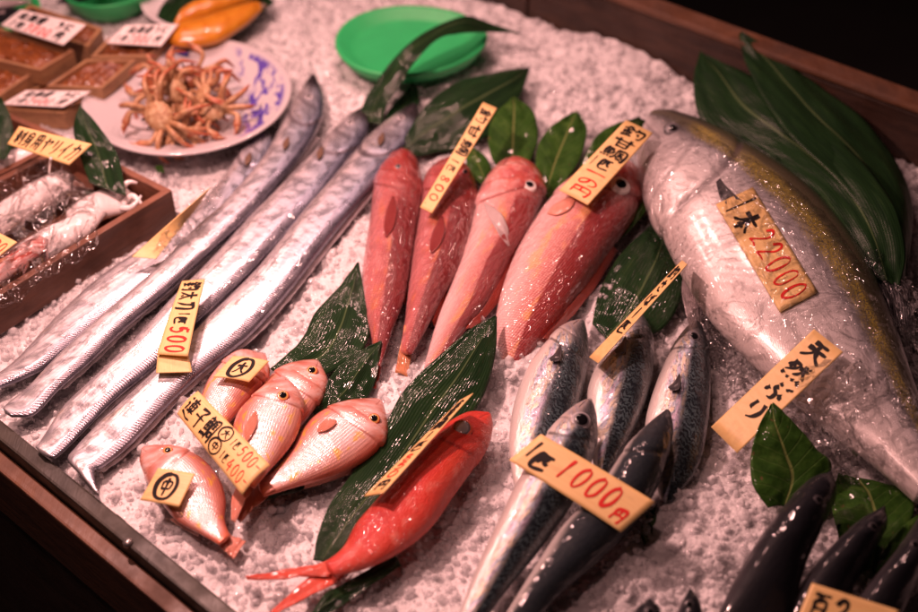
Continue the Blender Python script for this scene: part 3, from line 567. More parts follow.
# ---- red fish
D = [(492,418),(493,428),(488,446),(473,468),(453,496),(432,526),(406,548),(372,566),(335,577)]; V = [(486,414),(466,415),(447,427),(424,448),(400,477),(374,505),(356,525),(343,548),(325,563)]
r = empty('red_snapper', base_of(D, V), 'bright scarlet fish with forked tail, laid across the big bamboo leaf', 'fish')
o, sf = loft('body', V, D, .030, .028, M['red'], r, sg=.24, gk=.04, mouth=(.35, .5, .07)); SF['R'] = sf
eye(r, sf, (462, 429), .0092, M['iris_d'], M['iris_r'], .78, M['cloudy'], .3)
sheet('tail_fin', [(343, 550), (318, 563), (285, 570), (245, 576)], [(330, 576), (310, 576), (282, 579), (247, 579)], .018, M['f_red'], r, n=24, m=9, rip=.003)
sheet('tail_fin', [(332, 562), (312, 574), (292, 592), (268, 613)], [(345, 575), (330, 586), (305, 599), (275, 615)], .015, M['f_red'], r, n=24, m=9, rip=.003, seed=2)
# ---- mackerel
GM = 'blue backed mackerel in the heap before the tilefish'
MK = [
 ('speckled silver mackerel farthest left in the heap, head up beside the largest tilefish', [(585,322),(588,340),(588,362),(582,396),(570,428),(556,460),(540,490),(527,505)], [(580,321),(565,326),(553,336),(530,365),(515,400),(509,440),(512,475),(518,500)], .024, None, .026, 'mack', (556, 354)),
 ('silver mackerel with the edge on card at its head, between two others', [(644,316),(652,335),(654,362),(648,395),(634,430),(615,462),(605,480)], [(636,314),(618,332),(600,360),(588,388),(588,420),(592,455),(596,480)], .024, None, .026, 'mack', (621, 346)),
 ('dark mackerel on the right of the heap, tail buried in the ice', [(698,322),(705,335),(710,365),(710,405),(704,448),(695,473),(684,488),(672,503)], [(693,322),(681,335),(666,360),(652,395),(645,425),(648,455),(655,480),(660,500)], .024, (694, 337), .026, 'mack', (675, 383)),
 ('pale bellied mackerel with big dark eye, in front under the wide card', [(593,402),(597,420),(596,445),(585,480),(567,512),(540,550),(506,592),(480,628)], [(588,400),(570,411),(550,432),(524,470),(500,518),(480,560),(462,605),(452,630)], [.066, .064, .056, .040, .028], (581, 421), .030, 'mack', None),
 ('blackish mackerel showing its back, right half of the wide card on it', [(671,414),(673,432),(667,460),(655,492),(630,530),(600,560),(560,595),(525,635)], [(665,411),(648,426),(624,452),(594,496),(560,530),(530,575),(505,615),(490,640)], [.062, .058, .050, .038, .028], None, .030, 'mackd', None),
]
for i, (lab, D, V, z, ey, T, mt, pf) in enumerate(MK):
    r = empty('mackerel', base_of(D, V), lab, 'fish', GM)
    o, sf = loft('body', D, V, z, T, M[mt], r, sg=.2, gk=.04, mouth=(.35, .4, .08)); SF['M%d' % i] = sf
    if ey: eye(r, sf, ey, .0085 if i == 3 else .006, M['iris_d'], M['iris_s'] if i == 3 else M['iris_d'], .78)
    if pf:
        u, v = pf; sheet('pectoral_fin', [(u - 7, v + 4), (u - 1, v - 1), (u + 4, v - 10)], [(u - 5, v + 7), (u + 4, v + 6), (u + 6, v - 6)], 0, M['f_dark'], r, on=sf, off=.006, n=14, m=9, crest=.1)
# ---- dark fish in the near corner
GD = 'dark fish in the near right corner'
DK = [
 ('long black fish before the upright broad leaf in the near corner', [(832,472),(836,496),(822,530),(806,565),(796,600),(786,640)], [(828,473),(804,486),(766,530),(740,570),(719,612),(705,645)], [.06, .056, .046, .034], .034),
 ('black fish with its snout on the flat leaf, second from the corner', [(885,507),(886,528),(870,560),(850,595),(832,640)], [(881,508),(854,526),(812,568),(792,600),(775,640)], [.05, .045, .036, .03], .032),
 ('black fish cut off by the right edge, behind the corner card', [(930,506),(945,530),(925,570),(905,610),(890,650)], [(922,512),(900,545),(868,585),(848,615),(835,650)], [.05, .045, .036, .03], .032),
 ('dark fish snout poking up through the ice beside the long black fish', [(692,590),(700,604),(702,625),(696,650)], [(688,591),(680,606),(672,628),(668,650)], [.05, .044, .035], .02),
 ('small dark snout at the bottom edge near the blackish mackerel', [(652,600),(660,610),(662,630),(655,650)], [(646,601),(636,610),(628,630),(625,650)], [.04, .035, .03], .018),
]
for i, (lab, D, V, z, T) in enumerate(DK):
    r = empty('dark_fish', base_of(D, V), lab, 'fish', GD)
    o, sf = loft('body', D, V, z, T, M['dark'], r, n=90, sg=.2, gk=.03, mouth=(.35, .4, .08))
    eye(r, sf, [(818, 500), (873, 527), (915, 545), (689, 605), (650, 612)][i], .0042, M['f_dark'], M['dark'], .7)
# ---- yellowtail
DB = [(655,113),(670,114),(690,122),(712,134),(746,152),(784,175),(813,197),(836,222),(862,258),(882,300),(900,345),(915,390),(930,430),(945,480)]
VB = [(639,138),(637,156),(640,182),(650,215),(662,235),(676,263),(696,298),(716,325),(742,352),(770,378),(800,405),(835,435),(870,460),(915,500)]
r = empty('yellowtail', base_of(DB, VB), 'huge yellowtail with yellow stripe and white belly, wrapped in clear plastic', 'fish')
BP = [(0, .3), (.05, .55), (.14, .85), (.3, 1), (.6, .95), (.8, .7), (1, .4)]
o, sfb = loft('body', DB, VB, .050, .055, M['buri'], r, n=170, m=72, sg=.22, gk=.03, mouth=(.3, .5, .08), prof=BP, tip=False); SF['Y'] = sfb
eye(r, sfb, (673, 130), .0105, M['iris_d'], M['f_dark'], .55)
sheet('pectoral_fin', [(720, 178), (728, 188), (748, 206)], [(716, 182), (722, 200), (742, 214)], 0, M['f_dark'], r, on=sfb, off=.0025, n=14, m=7)
sheet('pelvic_fin', [(684, 268), (682, 296), (690, 328)], [(694, 280), (700, 304), (700, 330)], .03, M['f_grey'], r, n=16, m=9, rip=.004)
sheet('dorsal_fin', [(868, 262), (882, 292), (896, 325)], [(890, 262), (912, 292), (916, 340)], 0, M['f_dark'], r, n=16, m=9, za=.06, zb=.05, rip=.008)

# wrap: a slack shell over the body with skirts lying on the ice
def wrap():
    n, m = 110, 60
    A = cat_rom(np.array(DB, float), n); B = cat_rom(np.array(VB, float), n); v = []
    ctr = (A + B) / 2
    for i in range(n):
        a, b = A[i], B[i]
        for j in range(m):
            f = -.17 + 1.34 * j / (m - 1); p = a + (b - a) * f
            z = sfb.z(p, 4) + .004 if 0 <= f <= 1 else max(.012, sfb.z(a if f < 0 else b, 4) + .003 - .26 * (abs(f - .5) - .5) )
            v.append((p[0], p[1], z))
    v = np.array(v); S = np.repeat(np.arange(n), m) / n; Fv = np.tile(np.arange(m), n) / m
    rid = 1 - 2 * np.abs(fbm(S * 22 + Fv * 6, Fv * 9 - S * 5, 2)); rid2 = 1 - 2 * np.abs(fbm(S * 9 - Fv * 8, Fv * 5 + S * 14, 2))
    v[:, 2] += .0045 * rid + .0050 * rid2 - .004
    W = np.array([P(*q) for q in v])
    o = mk('plastic_wrap', W, gridfaces(n, m), M['film'], fix=False, origin=base_of(DB, VB)); tag(o, 'clear crinkled plastic wrap covering the huge yellowtail', 'plastic wrap')
wrap()
def film(name, A, B, za, zb, label, amp=.012, n=46, m=34, mat=None, seed=0, cr=.0):
    o = sheet(name, A, B, 0, mat or M['film2'], None, n=n, m=m, thick=.0004, rip=amp, ripf=9, za=za, zb=zb, seed=seed, crest=cr, origin=P(*A[0], 0)); tag(o, label, 'plastic film'); return o
film('plastic_sheet', [(705, 300), (735, 345), (790, 390), (850, 440)], [(700, 330), (728, 395), (790, 450), (860, 490)], [.04, .04, .05, .05], .018, 'loose plastic sheet spilling under the yellowtail belly onto ice', .016, seed=1)
film('plastic_sheet', [(800, 370), (850, 360), (905, 380), (940, 420)], [(790, 420), (840, 455), (880, 470), (940, 490)], [.115, .12, .10, .08], [.05, .05, .05, .05], 'bunched plastic sheet gathered over the yellowtail rear body', .03, seed=2)
film('plastic_sheet', [(862, 250), (885, 285), (905, 330), (935, 400)], [(900, 262), (925, 300), (935, 340), (960, 410)], .085, .04, 'plastic sheet edge gathered along the yellowtail back by the large leaves', .022, seed=3)

# ------------------------------------------------------------------ leaves
def leaf(name, A, B, za, zb, label, mat='sasa', crest=.06, rip=.006, seed=0, group=None, cat='leaf', ripf=4, fold=.05, n=54):
    za = [max(.014, q) for q in zlist(za, len(A))]; zb = [max(.012, q) for q in zlist(zb, len(A))]
    o = sheet(name, A, B, 0, M[mat], None, n=n, m=21, thick=.0007, crest=crest, rip=rip, ripf=ripf, za=za, zb=zb, seed=seed, fold=fold, origin=P(*A[len(A) // 2], 0)); tag(o, label, cat, group)
    return o
GS, GC = 'dark bamboo leaves laid on the ice', 'broad green leaves tucked between the fish'
leaf('bamboo_leaf', [(361,118),(364,102),(379,77),(403,47),(433,27),(466,16),(493,25),(519,33)], [(381,126),(386,108),(396,90),(411,66),(438,40),(459,34),(489,32),(520,34)], [.02, .03, .05, .075, .085, .08, .06, .05], [.02, .03, .05, .075, .085, .08, .06, .05], 'long narrow leaf arching over the bright green dish', group=GS, seed=1, crest=.12)
leaf('bamboo_leaf', [(398,152),(412,125),(430,102),(462,79),(500,71),(529,67)], [(402,157),(430,153),(460,147),(492,133),(518,103),(530,69)], [.02, .03, .04, .045, .04, .035], [.012, .012, .014, .016, .025, .033], 'wide dark leaf lying behind the slim card and tilefish heads', group=GS, seed=2, fold=-.06)
leaf('bamboo_leaf', [(412,84),(396,100),(384,118),(378,132)], [(417,85),(419,102),(408,116),(392,132)], .018, .016, 'short dark leaf tip just behind the broad hairtail snout', group=GS, seed=3)
leaf('bamboo_leaf', [(358,262),(338,288),(315,312),(298,345),(270,368)], [(359,262),(365,300),(369,335),(350,362),(300,385)], [.035, .03, .026, .02, .012], [.035, .026, .02, .014, .012], 'pointed dark leaf behind the bream pile beside the slim tilefish', group=GS, seed=4)
leaf('bamboo_leaf', [(381,341),(355,354),(335,372),(322,395),(312,412)], [(382,343),(378,370),(368,395),(350,408),(318,416)], [.03, .03, .028, .02, .014], [.03, .024, .016, .012, .012], 'smaller shiny leaf directly above the head of the striped bream', group=GS, seed=5)
leaf('bamboo_leaf', [(496,316),(468,330),(436,358),(405,390),(385,425),(355,470),(330,505),(318,535),(313,560)], [(497,317),(496,350),(488,385),(470,420),(445,450),(415,485),(380,520),(355,545),(330,565)], [.045, .045, .04, .03, .024, .018, .014, .01, .008], [.045, .03, .02, .016, .014, .012, .010, .008, .006], 'longest glossy leaf running beneath the scarlet fish', group=GS, seed=6, n=80)
leaf('bamboo_leaf', [(395,556),(360,574),(330,590),(308,618)], [(402,566),(372,586),(342,604),(314,622)], .008, .006, 'sliver of dark leaf under the scarlet tail', group=GS, seed=7)
leaf('bamboo_leaf', [(300,478),(285,484),(268,490),(255,494)], [(306,488),(290,494),(276,497),(260,500)], .008, .006, 'scrap of dark leaf under the belly of the striped bream', group=GS, seed=17)
leaf('bamboo_leaf', [(660,212),(640,235),(612,265),(598,295),(592,325)], [(668,222),(682,260),(680,300),(660,330),(620,350)], [.02, .02, .022, .018, .012], [.018, .02, .018, .014, .010], 'wet dark leaf between the largest tilefish and the mackerel heads', group=GS, seed=8)
leaf('bamboo_leaf', [(700,52),(693,85),(703,124),(748,150),(800,184),(842,230),(872,278)], [(703,52),(750,74),(802,106),(852,148),(890,198),(906,248),(900,286)], [.07, .06, .05, .05, .06, .07, .06], [.07, .07, .075, .075, .08, .075, .06], 'very wide leaf lying along the back of the yellowtail', 'sasa_soft', group=GS, seed=9, rip=.01)
leaf('bamboo_leaf', [(739,33),(746,64),(764,100),(792,136),(838,184),(880,238),(902,285)], [(741,33),(785,55),(825,88),(865,122),(897,160),(913,208),(906,283)], [.10, .085, .08, .08, .075, .07, .05], [.10, .085, .07, .06, .045, .035, .03], 'very wide leaf leaning against the tall back board', 'sasa_soft', group=GS, seed=10, rip=.01)
leaf('broad_leaf', [(513,97),(495,113),(488,140),(496,165),(514,176)], [(515,97),(533,112),(538,138),(530,160),(517,176)], [.04, .036, .03, .024, .02], [.04, .036, .03, .024, .02], 'oval pitted leaf standing directly behind the pink tilefish head', 'leaf', group=GC, seed=11)
leaf('broad_leaf', [(574,112),(551,128),(538,146),(536,170),(543,196)], [(580,113),(587,130),(580,158),(566,180),(548,198)], [.04, .036, .03, .024, .016], [.04, .036, .03, .022, .016], 'green leaf with blunt tip between the two largest tilefish heads', 'leaf', group=GC, seed=12)
leaf('broad_leaf', [(470,147),(466,160),(472,176),(486,188)], [(472,147),(486,158),(493,174),(490,188)], .018, .018, 'small green leaf showing right beside the slim card', 'leaf', group=GC, seed=13)
leaf('broad_leaf', [(640,117),(606,128),(588,150),(572,186)], [(646,120),(640,138),(612,170),(580,192)], [.06, .055, .045, .03], [.05, .04, .03, .02], 'green leaf mostly hidden behind the wide card on the largest tilefish', 'leaf', group=GC, seed=14)
leaf('broad_leaf', [(665,161),(648,166),(636,185),(622,215),(612,240)], [(667,163),(662,182),(648,207),(630,230),(614,244)], [.06, .05, .04, .03, .02], [.055, .045, .035, .025, .018], 'narrow green leaf pressed between tilefish eye and yellowtail jaw', 'leaf', group=GC, seed=15)
leaf('broad_leaf', [(771,403),(757,430),(751,455),(753,485),(768,508)], [(773,404),(793,422),(816,446),(832,468),(802,502)], [.085, .07, .055, .04, .025], [.085, .075, .06, .045, .028], 'upright glossy leaf overlapping the foot of the card on the plastic sheet', 'leaf', group=GC, seed=16)
leaf('broad_leaf', [(838,474),(832,500),(838,540),(850,575)], [(878,482),(905,488),(914,512),(892,566)], .02, .022, 'flat dark leaf under the second black fish', 'leaf', group=GC, seed=18)
leaf('broad_leaf', [(925,512),(905,525),(885,548),(872,570)], [(935,520),(925,545),(905,565),(880,580)], .026, .02, 'leaf at the right edge beneath the cut off black fish', 'leaf', group=GC, seed=19)
leaf('broad_leaf', [(656,504),(646,515),(641,532),(645,548)], [(658,508),(655,525),(650,540),(647,548)], .022, .02, 'thin green leaf end below the right tip of the wide card', 'leaf', group=GC, seed=20)
leaf('broad_leaf', [(80,106),(73,125),(78,150),(90,185)], [(82,107),(100,128),(118,156),(126,195)], [.11, .10, .085, .06], [.11, .10, .085, .06], 'dark leaf standing up behind the squid card in the crate', 'sasa', group=GC, seed=21)
leaf('broad_leaf', [(-8,98),(-18,120),(-14,140),(-6,158)], [(2,99),(11,118),(13,138),(6,158)], [.10, .09, .08, .07], [.10, .09, .08, .07], 'dark leaf cut off by the left edge of the stall', 'sasa', group=GC, seed=22)
leaf('broad_leaf', [(155,168),(158,165),(162,166)], [(157,171),(161,172),(165,172)], .008, .008, 'tiny green leaf scrap on ice below the crab plate', 'leaf', group=GC, seed=23, n=12)

# ------------------------------------------------------------------ brush lettering
GL = {
'一': '10,52 50,46 90,48', '1': '52,6 48,50 46,94', '0': '52,8 27,24 20,55 32,86 54,92 76,74 80,44 70,18 50,8', '2': '22,30 40,10 66,14 72,36 50,60 20,88 50,84 84,86', '3': '25,14 70,14 45,42 72,56 66,82 42,92 18,82',
'4': '56,8 36,36 16,62 86,60|64,36 60,95', '5': '36,10 30,44 56,40 76,58 66,82 42,92 18,82|36,11 78,10', '8': '70,18 45,8 30,25 50,45 75,68 60,90 32,85 28,65 55,42 72,20', '-': '15,50 85,46', '.': '46,84 54,90',
'円': '20,12 18,92|20,14 82,12 82,90 72,86|50,14 50,50|20,50 82,49', '匹': '12,12 88,10|18,12 18,88 90,86|40,14 38,45 28,60|60,14 60,50 80,56', '本': '12,32 88,30|50,6 50,95|48,34 30,62 10,78|52,34 70,60 92,76|34,72 66,71',
'天': '22,18 80,15|12,45 90,42|50,18 46,50 30,75 10,92|52,46 66,72 92,92', '然': '30,8 22,28 8,45|28,18 48,18 40,42 12,66|24,30 34,38|18,42 28,50|54,28 92,26|72,8 70,32 62,52 48,66|73,32 82,52 95,64|84,8 90,16|18,76 10,92|38,78 42,92|60,78 66,92|80,76 92,92',
'ぶ': '42,10 56,20|50,28 40,45 58,62 56,82 40,90|26,52 16,72|70,52 86,74|78,14 84,24|90,8 96,18', 'り': '32,12 28,48 34,56|66,10 72,45 60,78 38,94',
'釣': '28,6 18,22 6,36|28,8 50,32|16,36 42,35|10,54 46,52|28,36 28,86|14,62 18,76|42,60 36,76|6,90 50,84|66,8 54,40|62,26 92,24 88,84 76,90|66,48 76,62', '太': '12,36 88,34|50,8 46,44 30,72 10,92|52,40 68,70 92,90|44,76 54,88', '刀': '16,22 84,20 78,84 62,90|44,22 38,60 14,92',
'甘': '8,34 92,32|28,10 28,88|72,10 72,88|28,60 72,59|28,88 72,87', '鯛': '22,4 8,24|18,14 38,13 30,26|10,28 42,27 42,62|10,28 10,62|26,28 26,62|10,45 42,44|10,62 42,61|8,76 4,92|18,76 20,90|30,75 34,90|42,74 48,90|56,10 54,60 46,94|56,10 94,10 94,90 84,86|64,28 86,27|75,18 75,44|64,44 87,43|66,58 66,80|66,58 84,57 84,78|66,79 84,78',
'連': '60,4 60,76|36,16 88,15|42,28 82,27|42,28 42,58|82,28 82,58|42,42 82,42|42,57 82,56|32,67 94,66|12,12 22,22|8,42 24,42 14,70|8,80 30,84 60,92 96,92', '子': '20,14 78,12 52,36|52,36 54,84 42,92|8,50 92,48', '大': '12,36 88,34|50,8 46,44 30,72 10,92|52,40 68,70 92,90', '中': '18,28 18,64|18,28 82,27 80,62|18,62 80,61|50,6 50,96',
'O': '50,2 22,10 4,34 2,62 18,88 48,98 78,90 96,66 96,36 78,10 46,3', '刺': '6,22 56,20|30,4 30,94|12,36 12,56|12,36 50,36 50,54|12,54 50,53|28,56 6,82|32,58 54,76|70,16 70,66|90,6 90,90 78,84', '身': '50,4 40,14|26,16 26,64|26,16 74,15 74,90 62,86|26,32 74,31|26,48 74,47|10,66 84,62|72,50 40,80 10,94', '用': '22,10 20,66 8,94|22,10 82,10 82,90 72,88|22,36 82,35|22,60 82,59|52,10 52,92',
'ヤ': '8,38 88,26 70,50|36,10 52,94', 'リ': '28,12 28,58|72,10 72,50 62,78 42,94', 'イ': '76,8 48,40 10,60|54,38 54,94', 'カ': '12,30 86,28 80,84 64,90|46,6 42,48 14,92', '北': '34,10 34,88|8,40 34,38|6,80 34,68|60,10 60,84 92,84 92,70|88,26 60,48',
'海': '12,12 22,20|8,38 18,46|8,90 24,62|46,4 32,28|42,18 92,17|44,32 38,80 88,80|44,32 86,32 82,94|32,56 96,55|62,34 58,78', '道': '46,4 52,14|78,2 70,14|36,18 94,17|62,18 56,30|44,30 44,74|44,30 84,30 84,74|44,44 84,44|44,58 84,58|44,73 84,73|12,10 22,20|8,40 24,40 14,70|8,80 30,84 60,92 96,92', 'う': '38,10 60,18|26,38 60,32 72,52 60,78 38,94', 'に': '22,14 18,50 24,90|48,28 82,26|44,66 56,78 88,76',
'さ': '20,34 82,28|44,8 60,36 66,60|30,62 40,84 74,88', 'ば': '22,14 18,50 24,90|44,34 90,30|68,12 68,76 52,90 44,80 56,72 88,88|80,8 84,18|92,4 96,14', '枚': '6,30 44,29|26,6 26,94|25,34 6,66|28,36 42,52|62,6 48,36|56,24 94,23|82,26 70,60 44,94|54,40 70,66 96,92', '百': '10,14 90,12|50,14 40,32|24,34 24,92|24,34 78,33 78,92|24,60 78,59|24,90 78,89', '金': '50,4 30,22 8,40|50,6 92,38|30,40 70,39|18,58 82,56|50,40 50,90|28,66 34,80|72,64 64,80|8,92 92,90', '目': '24,8 24,92|24,8 76,8 76,92|24,36 76,35|24,62 76,61|24,90 76,89', 'の': '52,22 44,60 26,80 16,62 30,34 60,22 84,44 80,72 58,90'}
def card(name, corners, zs, label, text, mat='kraft', bend=0.0, on=None, off=.003, cat='price card', group='price cards on the fish', curl=0.0, w=.11, clip=None):
    """corners TL TR BR BL in reading direction; text rows: (glyphs, colour, x0, y0, x1, y1, dir) with y down"""
    c = np.array(corners, float); zs = [zs] * 4 if np.isscalar(zs) else zs
    cw = np.array([P(*p, z) for p, z in zip(c, zs)])
    nrm = UP(np.cross(cw[1] - cw[0], cw[0] - cw[3])); wd = np.linalg.norm(cw[1] - cw[0]); ht = np.linalg.norm(cw[3] - cw[0])
    def mp(x, y, up=0.0):
        k = [(1 - x) * (1 - y), x * (1 - y), x * y, (1 - x) * y]
        if on is not None:
            p = sum(a * b for a, b in zip(k, c)); return P(*p, on.z(p, 6) + off + up)
        return sum(a * b for a, b in zip(k, cw)) + nrm * (bend * 4 * x * (1 - x) * wd + curl * 4 * y * (1 - y) * ht + up)
    org = cw.mean(0); org[2] = min(zs); r = empty(name, org, label, cat, group)
    n, m = 22, 12; top = [mp(i / (n - 1), j / (m - 1)) for i in range(n) for j in range(m)]; top = np.array(top); bot = top - nrm * .0009; nv = n * m
    f = gridfaces(n, m) + [tuple(nv + i for i in reversed(q)) for q in gridfaces(n, m)]
    loop = [i * m for i in range(n)] + [(n - 1) * m + j for j in range(1, m)] + [i * m + m - 1 for i in range(n - 2, -1, -1)] + [j for j in range(m - 2, 0, -1)]
    f += [(loop[i], nv + loop[i], nv + loop[(i + 1) % len(loop)], loop[(i + 1) % len(loop)]) for i in range(len(loop))]
    uv = np.array([[i / (n - 1) + org[0] * 9, j / (m - 1) + org[1] * 5] for i in range(n) for j in range(m)])
    mk('card', np.vstack([top, bot]), f, M[mat], r, np.vstack([uv, uv]))
    acc = {}
    for glyphs, colr, x0, y0, x1, y1, dr in text:
        k = len(glyphs)
        for gi, ch in enumerate(glyphs):
            if ch == ' ': continue
            if dr == 'h': bx = (x0 + (x1 - x0) * gi / k, y0, x0 + (x1 - x0) * (gi + .92) / k, y1)
            else: bx = (x0, y0 + (y1 - y0) * gi / k, x1, y0 + (y1 - y0) * (gi + .92) / k)
            gs = min((bx[2] - bx[0]) * wd, (bx[3] - bx[1]) * ht)
            for st in GL[ch].split('|'):
                pt = np.array([[float(a) for a in q.split(',')] for q in st.split()]) / 100; pt += RNG.normal(0, .012, pt.shape)
                cc = cat_rom(pt, max(6, 7 * (len(pt) - 1)))
                q = np.stack([(bx[0] + cc[:, 0] * (bx[2] - bx[0])) * wd, (bx[1] + cc[:, 1] * (bx[3] - bx[1])) * ht], -1)
                t = np.gradient(q, axis=0); t /= np.linalg.norm(t, axis=1)[:, None] + 1e-9; nn = np.stack([-t[:, 1], t[:, 0]], -1)
                s = np.linspace(0, 1, len(q)); wid = (gs * w * 1.8 * (1.0 - .55 * s ** 2 + .18 * np.sin(9 * s + gi)) * RNG.uniform(.8, 1.15))[:, None] / 2
                V, Fq = acc.setdefault(colr, ([], [])); o = len(V)
                for a, b in zip(q + nn * wid, q - nn * wid):
                    for e in (a, b): V.append(mp(min(max(e[0] / wd, .005), .995), min(max(e[1] / ht, .005), .995), .0005))
                Fq += [(o + 2 * i, o + 2 * i + 1, o + 2 * i + 3, o + 2 * i + 2) for i in range(len(q) - 1)]
    for colr, (V, Fq) in acc.items(): mk('black_lettering' if colr == 'k' else 'red_lettering', V, Fq, M['blk' if colr == 'k' else 'rink'], r, smooth=False, fix=False)
    if clip: mk_clip(r, clip)
    return r
def mk_clip(r, px):
    tube('clip', [P(px[0], px[1], .105), P(px[0] - 1, px[1] + 6, .095), P(px[0] - 2, px[1] + 16, .085)], [.0022, .0018, .0012], M['iris_w'], r, n=10, m=8)
GP, GU = 'tan price cards stuck among the fish', 'white price cards on the urchin trays'
card('price_card', [(19,126),(92,144),(69,165),(7,144)], [.115, .105, .09, .10], 'tan card reading 刺身用ヤリイカ above the squid crate', [('刺身用ヤリイカ', 'k', .05, .1, .97, .9, 'h')], group=GP, w=.10, clip=(51, 158))
card('price_card', [(205,279),(188,356),(157,354),(182,281)], [.05, .046, .042, .05], 'narrow tan card with 500 in red lying across the hairtails', [('釣太刀', 'k', .03, .06, .45, .92, 'h'), ('1', 'k', .46, .2, .52, .7, 'h'), ('匹', 'k', .52, .3, .64, .8, 'h'), ('500', 'r', .64, .12, .99, .85, 'h')], group=GP, bend=.02, w=.12)
card('backing_card', [(188,352),(192,372),(156,373),(158,350)], [.040, .034, .034, .038], 'pale blank card end below the red 500 card', [], mat='kraft', cat='card', group=None)
card('price_card', [(497,108),(432,213),(420,207),(483,102)], [.10, .062, .062, .10], 'slim tan card with red 800 rising above the second tilefish', [('釣甘鯛', 'k', .04, .08, .50, .9, 'h'), ('1匹', 'k', .52, .2, .66, .85, 'h'), ('800', 'r', .68, .15, .93, .85, 'h'), ('.', 'r', .93, .3, .98, .9, 'h')], group=GP, w=.09)
card('price_card', [(626,120),(653,133),(588,205),(559,190)], [.115, .105, .083, .080], 'wide tan card with bold red 円 across the largest tilefish head', [('釣甘鯛', 'k', .1, .03, .9, .48, 'v'), ('1', 'k', .05, .48, .25, .62, 'h'), ('匹', 'k', .3, .48, .8, .62, 'h'), ('一の円', 'r', .1, .62, .9, .97, 'v')], group=GP, w=.095, bend=.02)
card('price_card', [(198,391),(270,465),(242,495),(177,414)], [.062, .070, .058, .050], 'long curled tan card reading 連子鯛 with red 500 and 400', [('連子鯛', 'k', .02, .12, .44, .92, 'h'), ('大', 'k', .475, .12, .565, .42, 'h'), ('O', 'k', .45, .04, .59, .5, 'h'), ('中', 'k', .475, .58, .565, .88, 'h'), ('O', 'k', .45, .5, .59, .96, 'h'), ('1匹', 'k', .60, .12, .70, .42, 'h'), ('1匹', 'k', .60, .58, .70, .88, 'h'), ('500-', 'r', .71, .06, .99, .46, 'h'), ('400-', 'r', .71, .54, .99, .94, 'h')], group=GP, curl=.10, w=.08)
card('price_card', [(233,356),(269,361),(249,382),(213,377)], [.050, .050, .046, .048], 'small square card with 大 in a circle on the top bream', [('大', 'k', .34, .22, .70, .78, 'h'), ('O', 'k', .24, .06, .80, .94, 'h')], group=GP, bend=.05, w=.11)
card('price_card', [(158,468),(195,474),(179,507),(140,500)], [.042, .044, .036, .030], 'small square card with 中 in a circle on the bream by the rail', [('中', 'k', .30, .20, .66, .80, 'h'), ('O', 'k', .2, .1, .76, .9, 'h')], group=GP, bend=.03, w=.11)
card('price_card', [(460,400),(473,393),(383,493),(364,496)], [.066, .088, .070, .052], 'thin steep card with small red figures on the back of the scarlet fish', [('金目鯛1匹', 'k', .12, .04, .88, .58, 'v'), ('850', 'r', .12, .60, .88, .84, 'v'), ('円', 'k', .15, .86, .85, .97, 'v')], group=GP, w=.12)
card('price_card', [(682,260),(687,264),(598,363),(589,357)], [.085, .105, .070, .050], 'card seen almost edge on standing over the middle mackerel head', [('釣さば1匹', 'k', .1, .05, .9, .75, 'v')], group=GP, w=.12)
card('price_card', [(541,434),(655,502),(621,532),(509,460)], [.098, .092, .074, .086], 'wide orange tan card reading 1匹 1000円 across two front mackerel', [('1', 'k', .02, .12, .12, .72, 'h'), ('匹', 'k', .11, .34, .28, .88, 'h'), ('1000', 'r', .30, .10, .83, .78, 'h'), ('円', 'r', .84, .52, .96, .92, 'h')], group=GP, w=.13, bend=.015)
card('price_card', [(753,187),(818,292),(780,312),(716,204)], .11, 'large tan card with red 22000 under the plastic of the yellowtail', [('1', 'k', .03, .05, .16, .95, 'h'), ('本', 'k', .14, .22, .34, .95, 'h'), ('22000', 'r', .34, .08, .97, .82, 'h')], group=GP, on=sfb, off=.0025, w=.095)
card('price_card', [(814,329),(843,352),(737,453),(711,427)], [.125, .125, .040, .040], 'tan card reading 天然ぶり propped in front of the yellowtail', [('天然ぶり', 'k', .14, .03, .86, .80, 'v')], group=GP, w=.10)
card('price_card', [(812,583),(900,611),(878,652),(795,624)], [.09, .085, .075, .08], 'tan card at the bottom edge between two black fish', [('百2', 'k', .06, .1, .55, .8, 'h')], group=GP, w=.12)
card('price_card', [(-14,226),(17,242),(-4,258),(-36,240)], [.082, .076, .07, .075], 'tan card corner with red figure on the squid bag at left', [('500', 'r', .35, .2, .97, .85, 'h')], group=GP, w=.12)
card('price_card', [(210,188),(200,204),(156,259),(132,257)], [.075, .05, .038, .040], 'blank tan card back leaning over the hairtail nearest the crate', [], group=GP)
card('price_card', [(20.6,9.4),(86,24.5),(63,45),(0,25)], [.095, .095, .08, .08], 'largest white card reading 北海道うに on the upper urchin trays', [('北海道 うに', 'k', .08, .08, .92, .48, 'h'), ('1枚', 'k', .06, .54, .30, .92, 'h'), ('3800', 'r', .32, .52, .72, .92, 'h'), ('円', 'k', .76, .54, .9, .92, 'h')], mat='white', group=GU, w=.14)
card('price_card', [(125,25),(179,23.5),(161,46),(106,43)], [.075, .07, .06, .062], 'white card on the urchin tray beside the orange roe plate', [('北海道うに', 'k', .16, .08, .92, .48, 'h'), ('1枚', 'k', .06, .54, .3, .9, 'h'), ('2800', 'r', .32, .52, .74, .92, 'h'), ('円', 'k', .78, .54, .92, .92, 'h')], mat='white', group=GU, w=.14)
card('price_card', [(26,90),(91,91),(63,107),(2,104)], [.05, .05, .042, .042], 'white card lying on the lowest urchin tray near the crate', [('北海道 うに', 'k', .1, .08, .95, .48, 'h'), ('1枚', 'k', .06, .54, .28, .92, 'h'), ('2400', 'r', .3, .52, .72, .92, 'h'), ('円', 'k', .78, .54, .92, .92, 'h')], mat='white', group=GU, w=.14)

